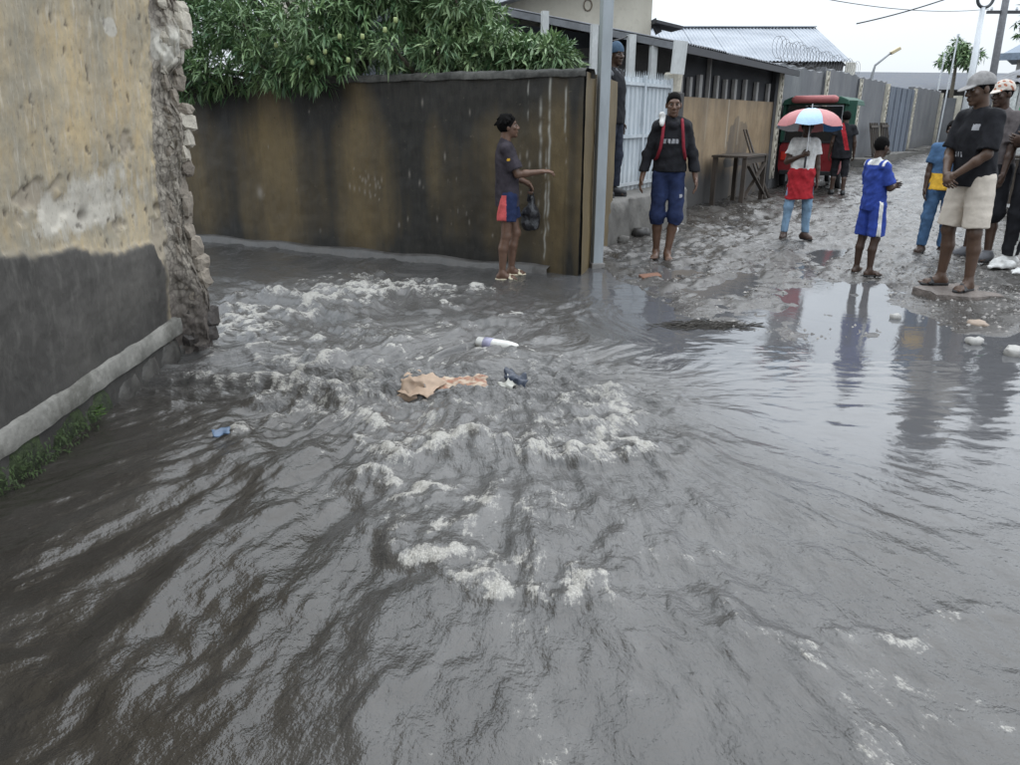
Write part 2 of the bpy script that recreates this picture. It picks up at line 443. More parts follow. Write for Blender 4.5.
spall = sstep(.18, .42, fbm(S * 2.6, ZZ * 3.6, 4, 18) - .32 * np.abs(ZZ - dado_top - .13) / .22 + .12) * (1 - dado) * (1 - rough_end)
disp -= spall * .014
pits = sstep(.70, .85, fbm(S * 15, ZZ * 9, 4, 22)) * (1 - dado)
disp -= pits * .006
for (hy, hz, hr) in ((3.72, .99, .035), (4.5, .95, .03)):
    g = np.exp(-(((py - hy) / hr) ** 2 + ((ZZ - hz) / (hr * .8)) ** 2) * 1.0); disp -= .03 * g; pits = np.maximum(pits, g)
crack = np.exp(-((py - 4.42 - .05 * fbm(ZZ * 4, ZZ * 0, 3, 4) - .05 * (2.0 - ZZ)) / .010) ** 2) * sstep(1.55, 1.7, ZZ)
disp -= crack * .012
nx = 1 - .75 * rough_end; ny = -.66 * rough_end
V = np.stack([px + disp * nx, py + disp * ny, ZZ], -1).reshape(-1, 3)
white = np.exp(-(((py - 3.95) / .5) ** 2 + ((ZZ - 1.08) / .14) ** 2)) + .8 * np.exp(-(((py - 3.55) / .35) ** 2 + ((ZZ - .98) / .1) ** 2))
white += sum(1.6 * np.exp(-(((py - a) / .05) ** 2 + ((ZZ - b) / .03) ** 2)) for a, b in ((4.1, 1.87), (3.85, 2.03), (4.12, 1.84)))
white += 1.1 * rough_end * np.exp(-((ZZ - 1.83) / .12) ** 2)
white = np.clip(white + .4 * fbm(S * 5, ZZ * 8, 3, 27) - .15, 0, 1) * (1 - dado)
grime = np.clip(.95 * fbm(S * 1.9, ZZ * 1.5, 4, 33) + .35 + .5 * np.exp(-((ZZ - 1.05) / .3) ** 2), 0, 1)
t = NT('weathered_ochre_plaster')
a_d, a_w, a_r, a_s, a_p, a_g = [t.attr(k) for k in ('dado', 'white', 'broken', 'spall', 'pit', 'grime')]
n1 = t.noise(3.0, 6, .65, (1, 1, .55)); n2 = t.noise(16, 6, .7, (1, 1, .35)); n3 = t.noise(60, 5, .7, (1, 1, .4))
och = t.mix(t.rng(n1, .36, .66), (.44, .33, .185), (.56, .45, .28))
och = t.mix(t.rng(n2, .40, .66, 0, .85), och, (.40, .355, .28))
och = t.mix(t.math('MULTIPLY', a_g, t.rng(n2, .3, .6, .5, 1.0)), och, (.30, .27, .21))
och = t.mix(t.math('MULTIPLY', a_s, .8), och, (.35, .30, .235))
och = t.mix(t.rng(t.math('ADD', a_w, t.rng(n2, .3, .7, -.35, .35)), .35, .75), och, (.50, .465, .40))
och = t.mix(t.rng(n3, .58, .70, 0, .75), och, (.19, .16, .12)); och = t.mix(t.rng(t.noise(2.2, 6, .75, (1, 1, .7)), .52, .66, 0, .55), och, (.26, .235, .19)); och = t.mix(t.rng(t.noise(34, 5, .7, (1, 1, .12)), .56, .68, 0, .55), och, (.55, .50, .42))
dk = t.mix(t.rng(n1, .3, .7), (.050, .047, .043), (.105, .098, .09))
dk = t.mix(t.rng(n2, .5, .75, 0, .6), dk, (.17, .16, .145)); dk = t.mix(t.rng(t.noise(1.4, 4, .6), .5, .72, 0, .5), dk, (.15, .14, .125))
z = t.sep()['Z']
dk = t.mix(t.rng(z, .55, .22, 0, .55), dk, (.028, .027, .025))
rub = t.mix(t.rng(n2, .3, .7), (.17, .148, .125), (.40, .36, .30))
rub = t.mix(t.rng(t.voro(22, 'DISTANCE_TO_EDGE'), .0, .10, .65, 0), rub, (.06, .05, .042)); rub = t.mix(t.rng(a_w, .3, .8), rub, (.60, .57, .50))
rub = t.mix(t.rng(z, .75, .25, 0, .8), rub, (.075, .062, .056))
col = t.mix(a_d, och, dk); col = t.mix(t.rng(t.math('ADD', a_r, t.rng(n2, .3, .7, -.2, .2)), .4, .6), col, rub); col = t.mix(t.math('MULTIPLY', a_p, .7), col, (.09, .075, .06))
M_plaster = t.done(col, t.rng(n1, .3, .7, .62, .92), t.bump(n3, .5, .006, t.bump(n2, .5, .015)), spec=.3)
lb = empty('plastered_building', (-2.1, 3.0, 0), 0, 'crumbling ochre plastered wall with a dark grey dado and broken corner on the left', 'wall')
wv = np_mesh('wall', V - np.array([-2.1, 3.0, 0]), grid_faces(len(zs), len(ss)), M_plaster, lb,
             attrs=dict(dado=dado, white=white, broken=rough_end, spall=spall, pit=pits, grime=grime))
M_roofflat = plain('concrete_roof', (.22, .21, .2), .9)
MB().box(-5.8, -2.3, -3.0, 4.9, 5.02, 5.28).build('roof_slab', M_roofflat, lb, loc=(2.1, -3.0, 0))
# cement ledge along the foot and rubble foundation stones under it
t = NT('pale_cement_ledge')
n1 = t.noise(7, 5, .65); n2 = t.noise(40, 4, .6)
c = t.mix(t.rng(n1, .35, .65), (.15, .145, .13), (.27, .26, .235)); c = t.mix(t.rng(n2, .5, .75, 0, .6), c, (.14, .135, .12))
c = t.mix(t.rng(t.noise(3.2, 6, .75), .47, .62, 0, .75), c, (.075, .072, .06)); M_ledge = t.done(c, .8, t.bump(n2, .5, .006, t.bump(n1, .4, .01)))
ys2 = np.linspace(.5, 4.66, 140); prof = np.array([(-.06, .165), (.022, .165), (.0225, .166), (.020, .262), (.019, .263), (-.02, .285), (-.06, .29)])
L = []
for i, (ox, oz) in enumerate(prof):
    wob = fbm(ys2 * 5, ys2 * 0, 5, 70) * .006
    L.append(np.stack([face_x(.3) + ox + .010 + wob + .0 * ys2, ys2, oz + fbm(ys2 * 6, ys2 * 0 + 9, 5, 74) * .005 - .035 * np.clip((4.66 - ys2) / 1.7, 0, 1.2)], -1))
np_mesh('cement_ledge', np.stack(L, 0).reshape(-1, 3) - np.array([-2.1, 3.0, 0]), grid_faces(len(prof), len(ys2), True), M_ledge, lb, smooth=False)

def stone_mesh(name, sx, sy, sz, seed, mat, jag=.22):
    rs = random.Random(seed); v = []; f = []; nu, nv = 10, 7
    for j in range(nv):
        ph = math.pi * j / (nv - 1)
        for i in range(nu):
            a = 2 * math.pi * i / nu
            q = [math.cos(a) * math.sin(ph), math.sin(a) * math.sin(ph), math.cos(ph)]
            q = [math.copysign(abs(t_) ** .62, t_) for t_ in q]
            k = 1 + rs.uniform(-jag, jag) * (math.sin(ph) > .05)
            v.append((q[0] * sx * k, q[1] * sy * k, q[2] * sz * k))
    for j in range(nv - 1):
        for i in range(nu):
            f.append((j * nu + i, (j + 1) * nu + i, (j + 1) * nu + (i + 1) % nu, j * nu + (i + 1) % nu))
    me = bpy.data.meshes.new(name); me.from_pydata(v, [], f); me.materials.append(mat)
    me.polygons.foreach_set('use_smooth', [rs.random() < 2 for _ in f]); me.update()
    return me
t = NT('dark_foundation_stone')
n1 = t.noise(8, 5, .65); n2 = t.noise(45, 4, .6); z = t.sep()['Z']
c = t.mix(t.rng(n1, .35, .65), (.03, .028, .025), (.085, .08, .072)); 
M_fstone = t.done(c, .45, t.bump(n2, .6, .006, t.bump(n1, .6, .02)))
t = NT('mossy_foundation_stone')
n1 = t.noise(8, 5, .65); n2 = t.noise(45, 4, .6)
c = t.mix(t.rng(n1, .35, .6), (.012, .014, .009), (.026, .040, .012)); c = t.mix(t.rng(n2, .5, .7, 0, .7), c, (.05, .075, .02))
M_moss_stone = t.done(c, .8, t.bump(n2, .9, .012, t.bump(n1, .6, .02)))
yy = 2.05; k = 0
while yy < 4.62:
    ln = random.uniform(.22, .36); me = stone_mesh('foundation_stone', .062, ln / 2 + .012, .135, 100 + k, M_moss_stone if yy < 3.55 else M_fstone, .13)
    o = link_mesh('foundation_stone', me, lb, (face_x(.1) + random.uniform(-.040, -.018) + 2.1, yy + ln / 2 - 3.0, .02 + random.uniform(-.01, .01)), (0, random.uniform(-.1, .1), random.uniform(-.08, .08)))
    yy += ln + .012; k += 1
# broken masonry and plaster lumps of the ruined wall end
M_rub = [plain('rubble_grey_brown', (.25, .215, .175), .9, .35, 14, .8, 60, .010), plain('rubble_pale', (.46, .42, .35), .9, .25, 14, .7, 60, .010), plain('rubble_brown', (.19, .16, .13), .9, .35, 14, .8, 60, .010), plain('rubble_dark_wet', (.055, .047, .042), .5, .35, 14, .8, 60, .010)]
rs = random.Random(33); zc = -.02; k = 0
while zc < 2.7:
    hh = rs.uniform(.05, .13); tip = float(np.interp(zc, TIPZ, TIPX)); fxx = float(face_x(zc)); span = tip - fxx + .03; nb_ = rs.choice((1, 1, 2, 2))
    for j in range(nb_):
        wd = span / max(nb_, 2) * rs.uniform(.9, 1.25); x = fxx + .0 + span * (j + .5) / nb_; y = 4.66 + .16 * (j + .5) / nb_ + rs.uniform(-.02, .02)
        mi = 3 if zc < .3 else (1 if (1.68 < zc < 2.02 or (zc > .9 and rs.random() < .22)) else rs.choice((0, 0, 2)))
        me = stone_mesh('rubble_stone', wd * .56, rs.uniform(.06, .085), hh * .60, 500 + k, M_rub[mi], .17); me.polygons.foreach_set('use_smooth', [False] * len(me.polygons))
        link_mesh('rubble_stone', me, lb, (x - wd * .03 + 2.1, y - 3.0, zc + hh / 2), (rs.uniform(-.12, .12), rs.uniform(-.15, .15), rs.uniform(-.25, .25))); k += 1
    zc += hh * .96
# moss tufts growing between the stones
M_moss = plain('moss', (.032, .055, .014), .9, .4, 30, .6, 120, .006)
mb = MB(); rs = random.Random(5)
for i in range(900):
    y = 2.3 + 1.15 * rs.random() ** 1.2; zc = rs.uniform(.0, .12); x = float(face_x(.1)) + .075 + rs.uniform(-.02, .015)
    if abs(y - 3.42) > .12 and rs.random() < .35: zc *= .5
    s_ = rs.uniform(.006, .016); a = rs.uniform(0, 6.28); d = Vector((rs.uniform(.1, .8), math.cos(a), math.sin(a))).normalized()
    p = Vector((x, y, zc)); q = p + d * s_ * 2; w = Vector((0, s_ * .5, 0))
    mb.add([p - w, p + w, q], [(0, 1, 2)])
tag(mb.build('moss', M_moss, lb, loc=(2.1, -3.0, 0)), kind='stuff')
M_leafy = plain('bright_weed_leaf', (.11, .22, .04), .5, .3, 20)
pl = empty('wall_weed', (-2.03, 3.46, .08), 0, 'small bright green weed growing from the stones under the left wall', 'plant')
for i in range(16):
    a = i * 2.4; l = random.uniform(.025, .05); el = random.uniform(.0, .9)
    d = Vector((abs(math.cos(a)) * math.cos(el) + .3, math.sin(a) * math.cos(el), math.sin(el))).normalized(); s_ = d.cross(Vector((0, .2, 1))).normalized() * l * .42
    MB().add([Vector((0, 0, 0)), d * l * .5 + s_, d * l, d * l * .5 - s_], [(0, 1, 2), (0, 2, 3)]).build('leaf', M_leafy, pl, loc=(random.uniform(-.01, .02), random.uniform(-.035, .035), random.uniform(-.03, .03)))

# ------------------------------------------------------------------ stained brown garden wall
K = Vector((.66, 7.27, 0)); WD = Vector((-.89, .456, 0)).normalized()      # from the corner to the left
WN = Vector((WD.y, -WD.x, 0)) * -1
if WN.y > 0: WN = -WN
bw = empty('boundary_wall', K, 0, 'black streaked brown garden wall with leaves hanging over its top', 'wall')
HW = 1.84
us = spaced([(0, 1.7, 220), (1.7, 5.4, 300), (5.4, 9.0, 30)]); zs = spaced([(-.4, -.02, 3), (-.02, HW, 90)])
U, ZZ = np.meshgrid(us, zs)
top_edge = HW + .014 * fbm(us * 3, us * 0, 3, 5)
ZZ[-1] = top_edge
dsp = fbm(U * 1.5, ZZ * 1.5, 3, 2) * .010 + fbm(U * 8, ZZ * 8, 3, 7) * .003
pier = sstep(.0, .004, .16 - U)
dsp = dsp + pier * .006
V = np.stack([WD.x * U + WN.x * dsp, WD.y * U + WN.y * dsp, ZZ], -1).reshape(-1, 3)
bl = lambda c_, w_: np.exp(-((U + .10 * fbm(ZZ * 1.2, U * 0, 2, 3) - c_) / w_) ** 2)
hgt = ZZ / HW
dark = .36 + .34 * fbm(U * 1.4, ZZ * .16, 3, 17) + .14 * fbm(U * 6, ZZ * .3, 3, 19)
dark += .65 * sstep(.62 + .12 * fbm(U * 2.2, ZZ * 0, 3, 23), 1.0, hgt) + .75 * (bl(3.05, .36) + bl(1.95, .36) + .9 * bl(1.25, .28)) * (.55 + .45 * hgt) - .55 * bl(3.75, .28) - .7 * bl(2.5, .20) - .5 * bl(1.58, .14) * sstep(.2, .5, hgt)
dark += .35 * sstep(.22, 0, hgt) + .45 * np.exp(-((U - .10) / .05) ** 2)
drip = np.zeros_like(U)
for c_, w_, z0, z1 in ((.33, .010, .35, 1.84), (.42, .012, .95, 1.65), (.17, .008, 1.2, 1.75), (.36, .008, .1, 1.2), (.55, .006, 1.4, 1.8)):
    drip = np.maximum(drip, np.exp(-((U - c_ - .012 * fbm(ZZ * 6, U * 0, 2, 91)) / w_) ** 2) * sstep(z0, z0 + .1, ZZ) * (1 - sstep(z1 - .1, z1, ZZ)) * np.clip(.75 + 1.1 * fbm(U * 0 + c_ * 50, ZZ * 9, 2, 93), 0, 1))
spl = np.zeros_like(U); rs = random.Random(11)
for (cu, cz, n, r_) in ((2.42, .75, 26, .17), (4.0, .62, 2, .05), (3.2, .95, 4, .5), (1.3, .5, 7, .4), (1.5, 1.45, 4, .4), (2.1, .6, 7, .4), (.5, .9, 10, .35)):
    for i in range(n):
        a, b = rs.gauss(cu, r_ * .5), rs.gauss(cz, r_ * .6); w_ = rs.uniform(.005, .011); h_ = w_ * rs.uniform(1, 3.5)
        spl = np.maximum(spl, np.exp(-((U - a) / w_) ** 2 - ((ZZ - b) / h_) ** 2))
spl = np.maximum(spl, np.exp(-((U - 4.02) / .04) ** 2 - ((ZZ - .62) / .06) ** 2))
t = NT('streaked_brown_render')
a_k, a_dr, a_sp = t.attr('dark'), t.attr('drip'), t.attr('splash')
n1 = t.noise(2.2, 5, .6, (1, 1, .5)); n2 = t.noise(22, 6, .7, (1, 1, .22)); n3 = t.noise(70, 4, .65)
br = t.mix(t.rng(n1, .35, .65), (.115, .084, .042), (.18, .132, .064))
br = t.mix(t.rng(n2, .45, .75, 0, .35), br, (.075, .06, .038))
blk = t.mix(t.rng(n2, .3, .7), (.0145, .0145, .0135), (.036, .033, .028))
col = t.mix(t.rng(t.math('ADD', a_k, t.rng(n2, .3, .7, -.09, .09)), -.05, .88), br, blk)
n4 = t.noise(13, 8, .8); col = t.mix(t.rng(n4, .62, .66, 0, .45), col, (.17, .145, .105)); col = t.mix(t.rng(n4, .38, .345, 0, .6), col, (.02, .019, .017)); col = t.mix(t.math('MULTIPLY', a_dr, .8), col, (.42, .41, .37)); col = t.mix(t.math('MULTIPLY', a_sp, .6), col, (.34, .31, .27))
M_brown = t.done(col, t.rng(n1, .3, .7, .45, .75), t.bump(n3, .4, .006, t.bump(n2, .3, .01)), spec=.4)
np_mesh('wall_face', V, grid_faces(len(zs), len(us), True), M_brown, bw, attrs=dict(dark=dark, drip=drip, splash=spl))
t = NT('mouldy_coping')
n1 = t.noise(9, 5, .65)
M_cop = t.done(t.mix(t.rng(n1, .35, .65), (.03, .03, .027), (.10, .098, .09)), .85, t.bump(t.noise(50, 4, .6), .5, .008))
# coping on top and the hidden rear of the wall
mb = MB(); n = 60
for i in range(n):
    u0, u1 = .03 + 9.0 * i / n, .03 + 9.0 * (i + 1) / n
    for a, b, z0, z1 in ((u0, u1, -.4, HW - .004),):
        p = [WD * a - WN * .035, WD * b - WN * .035, WD * b - WN * .2, WD * a - WN * .2]
        mb.add([(q.x, q.y, z0) for q in p] + [(q.x, q.y, z1 + .016 * math.sin(i * 1.7 + (1 if k_ in (1, 2) else 0))) for k_, q in enumerate(p)], [(0, 1, 5, 4), (2, 3, 7, 6), (4, 5, 6, 7), (0, 4, 7, 3), (1, 2, 6, 5)])
mb.build('wall_core', M_cop, bw)
us = spaced([(-.02, 9.0, 160)]); cp = [(.018, HW - .05), (.022, HW - .005), (.0, HW + .018), (-.19, HW + .02), (-.22, HW - .01), (-.22, HW - .06)]; V = []
for i, (o_, z_) in enumerate(cp):
    w = fbm(us * 4, us * 0 + i * .7, 3, 181) * .010
    V.append(np.stack([WD.x * us + WN.x * (o_ + w), WD.y * us + WN.y * (o_ + w), z_ + fbm(us * 5, us * 0 + i, 3, 184) * .010], -1))
np_mesh('coping', np.stack(V).reshape(-1, 3), grid_faces(len(cp), len(us), True), M_cop, bw)
# footing that shows as a low ledge in the water
mb = MB(); n = 50
for i in range(n):
    u0, u1 = .3 + 7.5 * i / n, .3 + 7.5 * (i + 1) / n
    w0 = .085 + .02 * math.sin(i * 1.3); w1 = .085 + .02 * math.sin((i + 1) * 1.3); h0 = .055 + .012 * math.sin(i * .9); h1 = .055 + .012 * math.sin((i + 1) * .9)
    p = [WD * u0, WD * u1, WD * u1 + WN * w1, WD * u0 + WN * w0]
    mb.add([(q.x, q.y, -.3) for q in p] + [(p[0].x, p[0].y, h0 + .02), (p[1].x, p[1].y, h1 + .02), (p[2].x, p[2].y, h1), (p[3].x, p[3].y, h0)], [(4, 5, 6, 7), (2, 3, 7, 6)])
M_foot = plain('wet_footing', (.075, .07, .065), .4, .4, 7, .4, 40, .01)
mb.build('footing', M_foot, bw, smooth=True)
# return of the wall along the lane, tan, its lit look put into the colour
A_ = Vector((1.2, 9.25, 0)); RD = (A_ - K); RL = RD.length; RD.normalize(); RN = Vector((RD.y, -RD.x, 0))
us = np.linspace(0.0, RL, 60); zs = spaced([(-.3, 0, 2), (0, HW - .01, 50)])
U, ZZ = np.meshgrid(us, zs)
d_ = fbm(U * 2, ZZ * 2, 3, 41) * .008
V = np.stack([RD.x * U + RN.x * (d_ + .022), RD.y * U + RN.y * (d_ + .022), ZZ], -1).reshape(-1, 3)
dk2 = .12 + .4 * fbm(U * 3, ZZ * .5, 3, 43) + .5 * sstep(.3, 0, ZZ) + .35 * sstep(1.55, 1.84, ZZ) + .6 * np.exp(-(U / .06) ** 2)
np_mesh('return_face', V, grid_faces(len(zs), len(us)), M_brown, bw, attrs=dict(dark=dk2 - .62, drip=U * 0, splash=U * 0))
MB().add([(0, 0, -.3), (RD.x * RL, RD.y * RL, -.3), (RD.x * RL - .18, RD.y * RL + .03, -.3), (-.16, .16, -.3), (0, 0, HW - .012), (RD.x * RL, RD.y * RL, HW - .012), (RD.x * RL - .18, RD.y * RL + .03, HW - .012), (-.16, .16, HW - .012)],
         [(0, 1, 5, 4), (1, 2, 6, 5), (2, 3, 7, 6), (4, 5, 6, 7)]).build('return_core', M_cop, bw)

# ------------------------------------------------------------------ lane frontage: step, gate, pillar, tan house
B_ = Vector((2.55, 12.25, 0)); C_ = Vector((5.52, 16.73, 0)); D_ = Vector((10.57, 24.5, 0)); E_ = Vector((19.45, 36.76, 0))
t = NT('worn_concrete')
n1 = t.noise(4, 5, .65); n2 = t.noise(30, 5, .65)
c = t.mix(t.rng(n1, .35, .65), (.085, .08, .072), (.17, .16, .145)); c = t.mix(t.rng(n2, .5, .75, 0, .6), c, (.05, .047, .042))
M_conc = t.done(c, t.rng(n1, .3, .7, .4, .8), t.bump(n2, .5, .01, t.bump(n1, .4, .02)))
st = empty('raised_step', (1.1, 9.0, 0), 0, 'raised dirty concrete landing in front of the white metal gate', 'step')
SD = (Vector((2.5, 11.05, 0)) - Vector((1.0, 8.8, 0))); SL = SD.length; SD.normalize(); SN = Vector((SD.y, -SD.x, 0))
us = np.linspace(0, SL, 90); cs = [(0.03, -.3), (0.03, 0), (.02, .1), (.015, .2), (.01, .3), (.0, .4), (-.01, .49), (-.04, .525), (-.2, .53), (-.5, .535), (-.9, .54)]
V = []
for i, (o_, z_) in enumerate(cs):
    w = fbm(us * 3, us * 0 + i * .6, 3, 81) * .03
    p0 = np.array([1.0, 8.8]) - np.array([1.1, 9.0])
    V.append(np.stack([p0[0] + SD.x * us + SN.x * (o_ + w), p0[1] + SD.y * us + SN.y * (o_ + w), z_ + fbm(us * 4, us * 0 + i, 2, 84) * .012], -1))
np_mesh('landing', np.stack(V).reshape(-1, 3), grid_faces(len(cs), len(us)), M_conc, st)
MB().add([(0 - .13, -.28, -.3), (-.9, .25, -.3), (-.9, .25, .5), (-.13, -.28, .5)], [(0, 1, 2, 3)]).build('end_face', M_conc, st)

t = NT('white_gate_sheet')
n1 = t.noise(5, 5, .6, (1, 1, .4)); n2 = t.noise(30, 5, .65, (1, 1, .3)); z = t.sep()['Z']
c = t.mix(t.rng(n1, .35, .7), (.40, .44, .47), (.54, .575, .60)); c = t.mix(t.rng(n2, .58, .75, 0, .6), c, (.25, .22, .18)); c = t.mix(t.rng(z, .3, .0, 0, .5), c, (.24, .22, .2))
M_gate = t.done(c, .55, t.bump(n1, .2, .01), spec=.4)
G0, G1 = Vector((1.22, 9.92, .5)), Vector((2.24, 11.45, .44)); GD = (G1 - G0); GL = Vector((GD.x, GD.y, 0)).length; GDn = Vector((GD.x, GD.y, 0)).normalized(); GN = Vector((GDn.y, -GDn.x, 0))
gt = empty('metal_gate', G0, math.atan2(GDn.y, GDn.x), 'white ribbed sheet metal gate with spiked top above the concrete landing', 'gate')
npan = 14
for i in range(npan):
    x0, x1 = GL * i / npan, GL * (i + 1) / npan; w = x1 - x0
    top = 1.44 + random.uniform(-.006, .006)
    mb = MB(); pr = [(x0, 0), (x0 + w * .30, 0), (x0 + w * .42, -.022), (x0 + w * .86, -.022), (x0 + w * .985, 0)]
    v = [(a, b, 0.0) for a, b in pr] + [(a, b, top) for a, b in pr] + [(a, b + .006, 0.0) for a, b in pr] + [(a, b + .006, top) for a, b in pr]
    n = len(pr); f = []
    for k in range(n - 1):
        f += [(k, k + 1, n + k + 1, n + k), (3 * n + k, 3 * n + k + 1, 2 * n + k + 1, 2 * n + k), (n + k, n + k + 1, 3 * n + k + 1, 3 * n + k)]
    f += [(0, n, 3 * n, 2 * n), (n - 1, 3 * n - 1, 4 * n - 1, 2 * n - 1)]
    mb.add(v, f)
    mb.build('gate_slat', M_gate, gt)
for i in range(npan * 2):
    x = GL * (i + .5) / (npan * 2)
    MB().add([(x - .013, -.004, 1.44), (x + .013, -.004, 1.44), (x, 0, 1.53 + random.uniform(-.012, .012)), (x - .013, .004, 1.44), (x + .013, .004, 1.44)], [(0, 1, 2), (4, 3, 2), (1, 4, 2), (3, 0, 2)]).build('spike', M_gate, gt)
for zc in (.12, .72, 1.36):
    MB().box(0, GL, -.052, -.026, zc - .02, zc + .02).build('cross_rail', M_gate, gt)
for x in (GL * .02, GL * .5, GL * .98):
    MB().box(x - .022, x + .022, -.06, -.024, 0.0, 1.47).build('gate_frame', M_gate, gt)

M_whitepost = plain('old_white_paint', (.52, .53, .52), .6, .2, 6, .2, 30, .004, (1, 1, .4))
gp = empty('gate_pillar', (2.3, 11.52, 0), .35, 'dark gate pillar with a cream capped top beside the white gate', 'pillar')
M_dkplaster = plain('dark_grey_plaster', (.085, .08, .078), .8, .35, 5, .3, 40, .008)
MB().box(-.13, .13, -.12, .12, 0, 1.78).build('shaft', M_dkplaster, gp, bevel=.01)
mb = MB(); mb.tube([(0, 0, 1.78), (0, 0, 1.80), (0, 0, 2.02), (0, 0, 2.05)], [.10, .115, .13, .115], 14)
mb.build('cream_cap', plain('cream_paint', (.50, .46, .38), .6, .2), gp, smooth=False)

# tan house: the street wall, clerestory posts, lean-to roof, veranda, upper storey
hs = empty('tan_house', B_, 0, 'low tan rendered house with a dark overhanging metal roof beside the gate', 'house')
TD = (C_ - B_); TL = TD.length; TD.normalize(); TN = Vector((TD.y, -TD.x, 0))
us = np.linspace(0, TL, 150); zs = np.linspace(-.1, 1.76, 60)
U, ZZ = np.meshgrid(us, zs)
d_ = fbm(U * 1.5, ZZ * 1.5, 3, 55) * .008
V = np.stack([TD.x * U + TN.x * d_, TD.y * U + TN.y * d_, ZZ], -1).reshape(-1, 3)
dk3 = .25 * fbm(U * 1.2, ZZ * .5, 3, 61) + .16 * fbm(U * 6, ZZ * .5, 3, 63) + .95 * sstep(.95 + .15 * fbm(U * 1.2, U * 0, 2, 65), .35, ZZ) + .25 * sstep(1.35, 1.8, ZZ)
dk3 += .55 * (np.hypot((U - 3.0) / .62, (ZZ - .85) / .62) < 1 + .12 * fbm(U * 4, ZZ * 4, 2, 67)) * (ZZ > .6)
drp = np.exp(-((U - 2.35) / .02) ** 2) * sstep(.9, 1.0, ZZ) + .7 * np.exp(-((U - 1.25) / .015) ** 2) * sstep(1.0, 1.2, ZZ) + .6 * np.exp(-((U - 3.0) / .02) ** 2) * (ZZ > 1.0) * (ZZ < 1.45)
t = NT('tan_render')
a_k, a_dr = t.attr('dark'), t.attr('drip'); n1 = t.noise(2.0, 5, .6); n2 = t.noise(14, 5, .65, (1, 1, .3))
c = t.mix(t.rng(n1, .35, .65), (.235, .165, .095), (.32, .235, .145)); c = t.mix(t.rng(n2, .5, .75, 0, .5), c, (.14, .105, .07))
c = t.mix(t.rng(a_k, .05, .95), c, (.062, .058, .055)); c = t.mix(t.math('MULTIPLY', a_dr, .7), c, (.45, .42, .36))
M_tan = t.done(c, .8, t.bump(n2, .3, .01))
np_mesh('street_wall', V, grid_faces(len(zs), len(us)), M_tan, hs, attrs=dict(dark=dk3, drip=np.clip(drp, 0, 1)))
M_dark_in = plain('dark_interior_shade', (.035, .036, .04), .9, .3)  # painted dark to stand for the unlit space in openings and windows
def off(u, n, z, o=B_): q = TD * u + TN * n; return (q.x, q.y, z)
MB().add([off(0, -.10, 1.76), off(TL, -.10, 1.76), off(TL, -.10, 2.5), off(0, -.10, 2.5)], [(0, 1, 2, 3)]).build('clerestory_back', M_dark_in, hs)
MB().add([off(0, 0, 1.76), off(TL, 0, 1.76), off(TL, -.10, 1.76), off(0, -.10, 1.76)], [(0, 1, 2, 3)]).build('sill', M_tan, hs)
MB().add([off(0, 0.005, -.1), off(0, -3, -.1), off(0, -3, 2.5), off(0, 0.005, 2.5)], [(0, 1, 2, 3)]).build('gable_wall', M_dkplaster, hs)
MB().add([off(TL, 0.0, -.1), off(TL, -3, -.1), off(TL, -3, 2.5), off(TL, 0.0, 2.5)], [(3, 2, 1, 0)]).build('end_wall', M_tan, hs)
M_board = plain('greyed_board', (.27, .26, .25), .75, .3, 8, .3, 50, .004, (1, 1, .3))
for u, w, z1 in ((.10, .16, 2.4), (.52, .10, 2.05), (.95, .13, 2.1), (1.35, .05, 2.45), (1.75, .10, 2.12), (2.2, .09, 2.08), (2.7, .12, 2.1), (3.3, .1, 2.12), (4.0, .12, 2.1), (4.8, .12, 2.1), (5.5, .12, 2.1)):
    p = TD * u; MB().box(-w / 2, w / 2, -.03, .03, 1.76 - random.uniform(0, .04), z1).build('vent_board', M_board, hs, loc=(p.x - TN.x * .05, p.y - TN.y * .05, 0), rot=(0, 0, math.atan2(TD.y, TD.x)))
# corrugated lean-to roof, one mesh per sheet
t = NT('dark_weathered_sheet')
n1 = t.noise(3, 5, .6); n2 = t.noise(24, 4, .6)
c = t.mix(t.rng(n1, .35, .65), (.07, .075, .085), (.16, .17, .19)); c = t.mix(t.rng(n2, .55, .75, 0, .7), c, (.09, .055, .035))
M_sheet_dark = t.done(c, .55, t.bump(n2, .3, .006), metal=.25)
def corrugated(name, p00, p10, p01, p11, n, amp, mat, parent, thick=.008, rag=0.0):
    """sheet: ribs run from edge p00-p10 to edge p01-p11"""
    v = []; m = n * 6 + 1
    nz = (Vector(p10) - Vector(p00)).cross(Vector(p01) - Vector(p00)).normalized()
    if nz.z < 0: nz = -nz
    for side in (0, 1):
        for a, b in ((p00, p10), (p01, p11)):
            for i in range(m):
                tt = i / (m - 1); p = Vector(a).lerp(Vector(b), tt) + nz * (amp * math.sin(tt * n * 2 * math.pi) - side * thick)
                v.append(p)
    f = []
    for i in range(m - 1):
        f += [(i, i + 1, m + i + 1, m + i), (2 * m + i, 3 * m + i, 3 * m + i + 1, 2 * m + i + 1), (i, 2 * m + i, 2 * m + i + 1, i + 1), (m + i, m + i + 1, 3 * m + i + 1, 3 * m + i)]
    f += [(0, m, 3 * m, 2 * m), (m - 1, 3 * m - 1, 4 * m - 1, 2 * m - 1)]
    return MB().add(v, f).build(name, mat, parent)
E0 = Vector(off(-.75, .34, 2.42)); E1 = Vector(off(TL + .3, .30, 2.38)); I0 = Vector((-3.4, .9, 3.22)); I1 = I0 + (E1 - E0) * 1.0
ns = 7
for i in range(ns):
    a, b = i / ns, (i + 1) / ns - .004
    dz = Vector((0, 0, random.uniform(-.012, .012)))
    corrugated('roof_sheet', E0.lerp(E1, a) + dz, E0.lerp(E1, b) + dz, I0.lerp(I1, a) + dz, I0.lerp(I1, b) + dz, 9, .012, M_sheet_dark, hs)
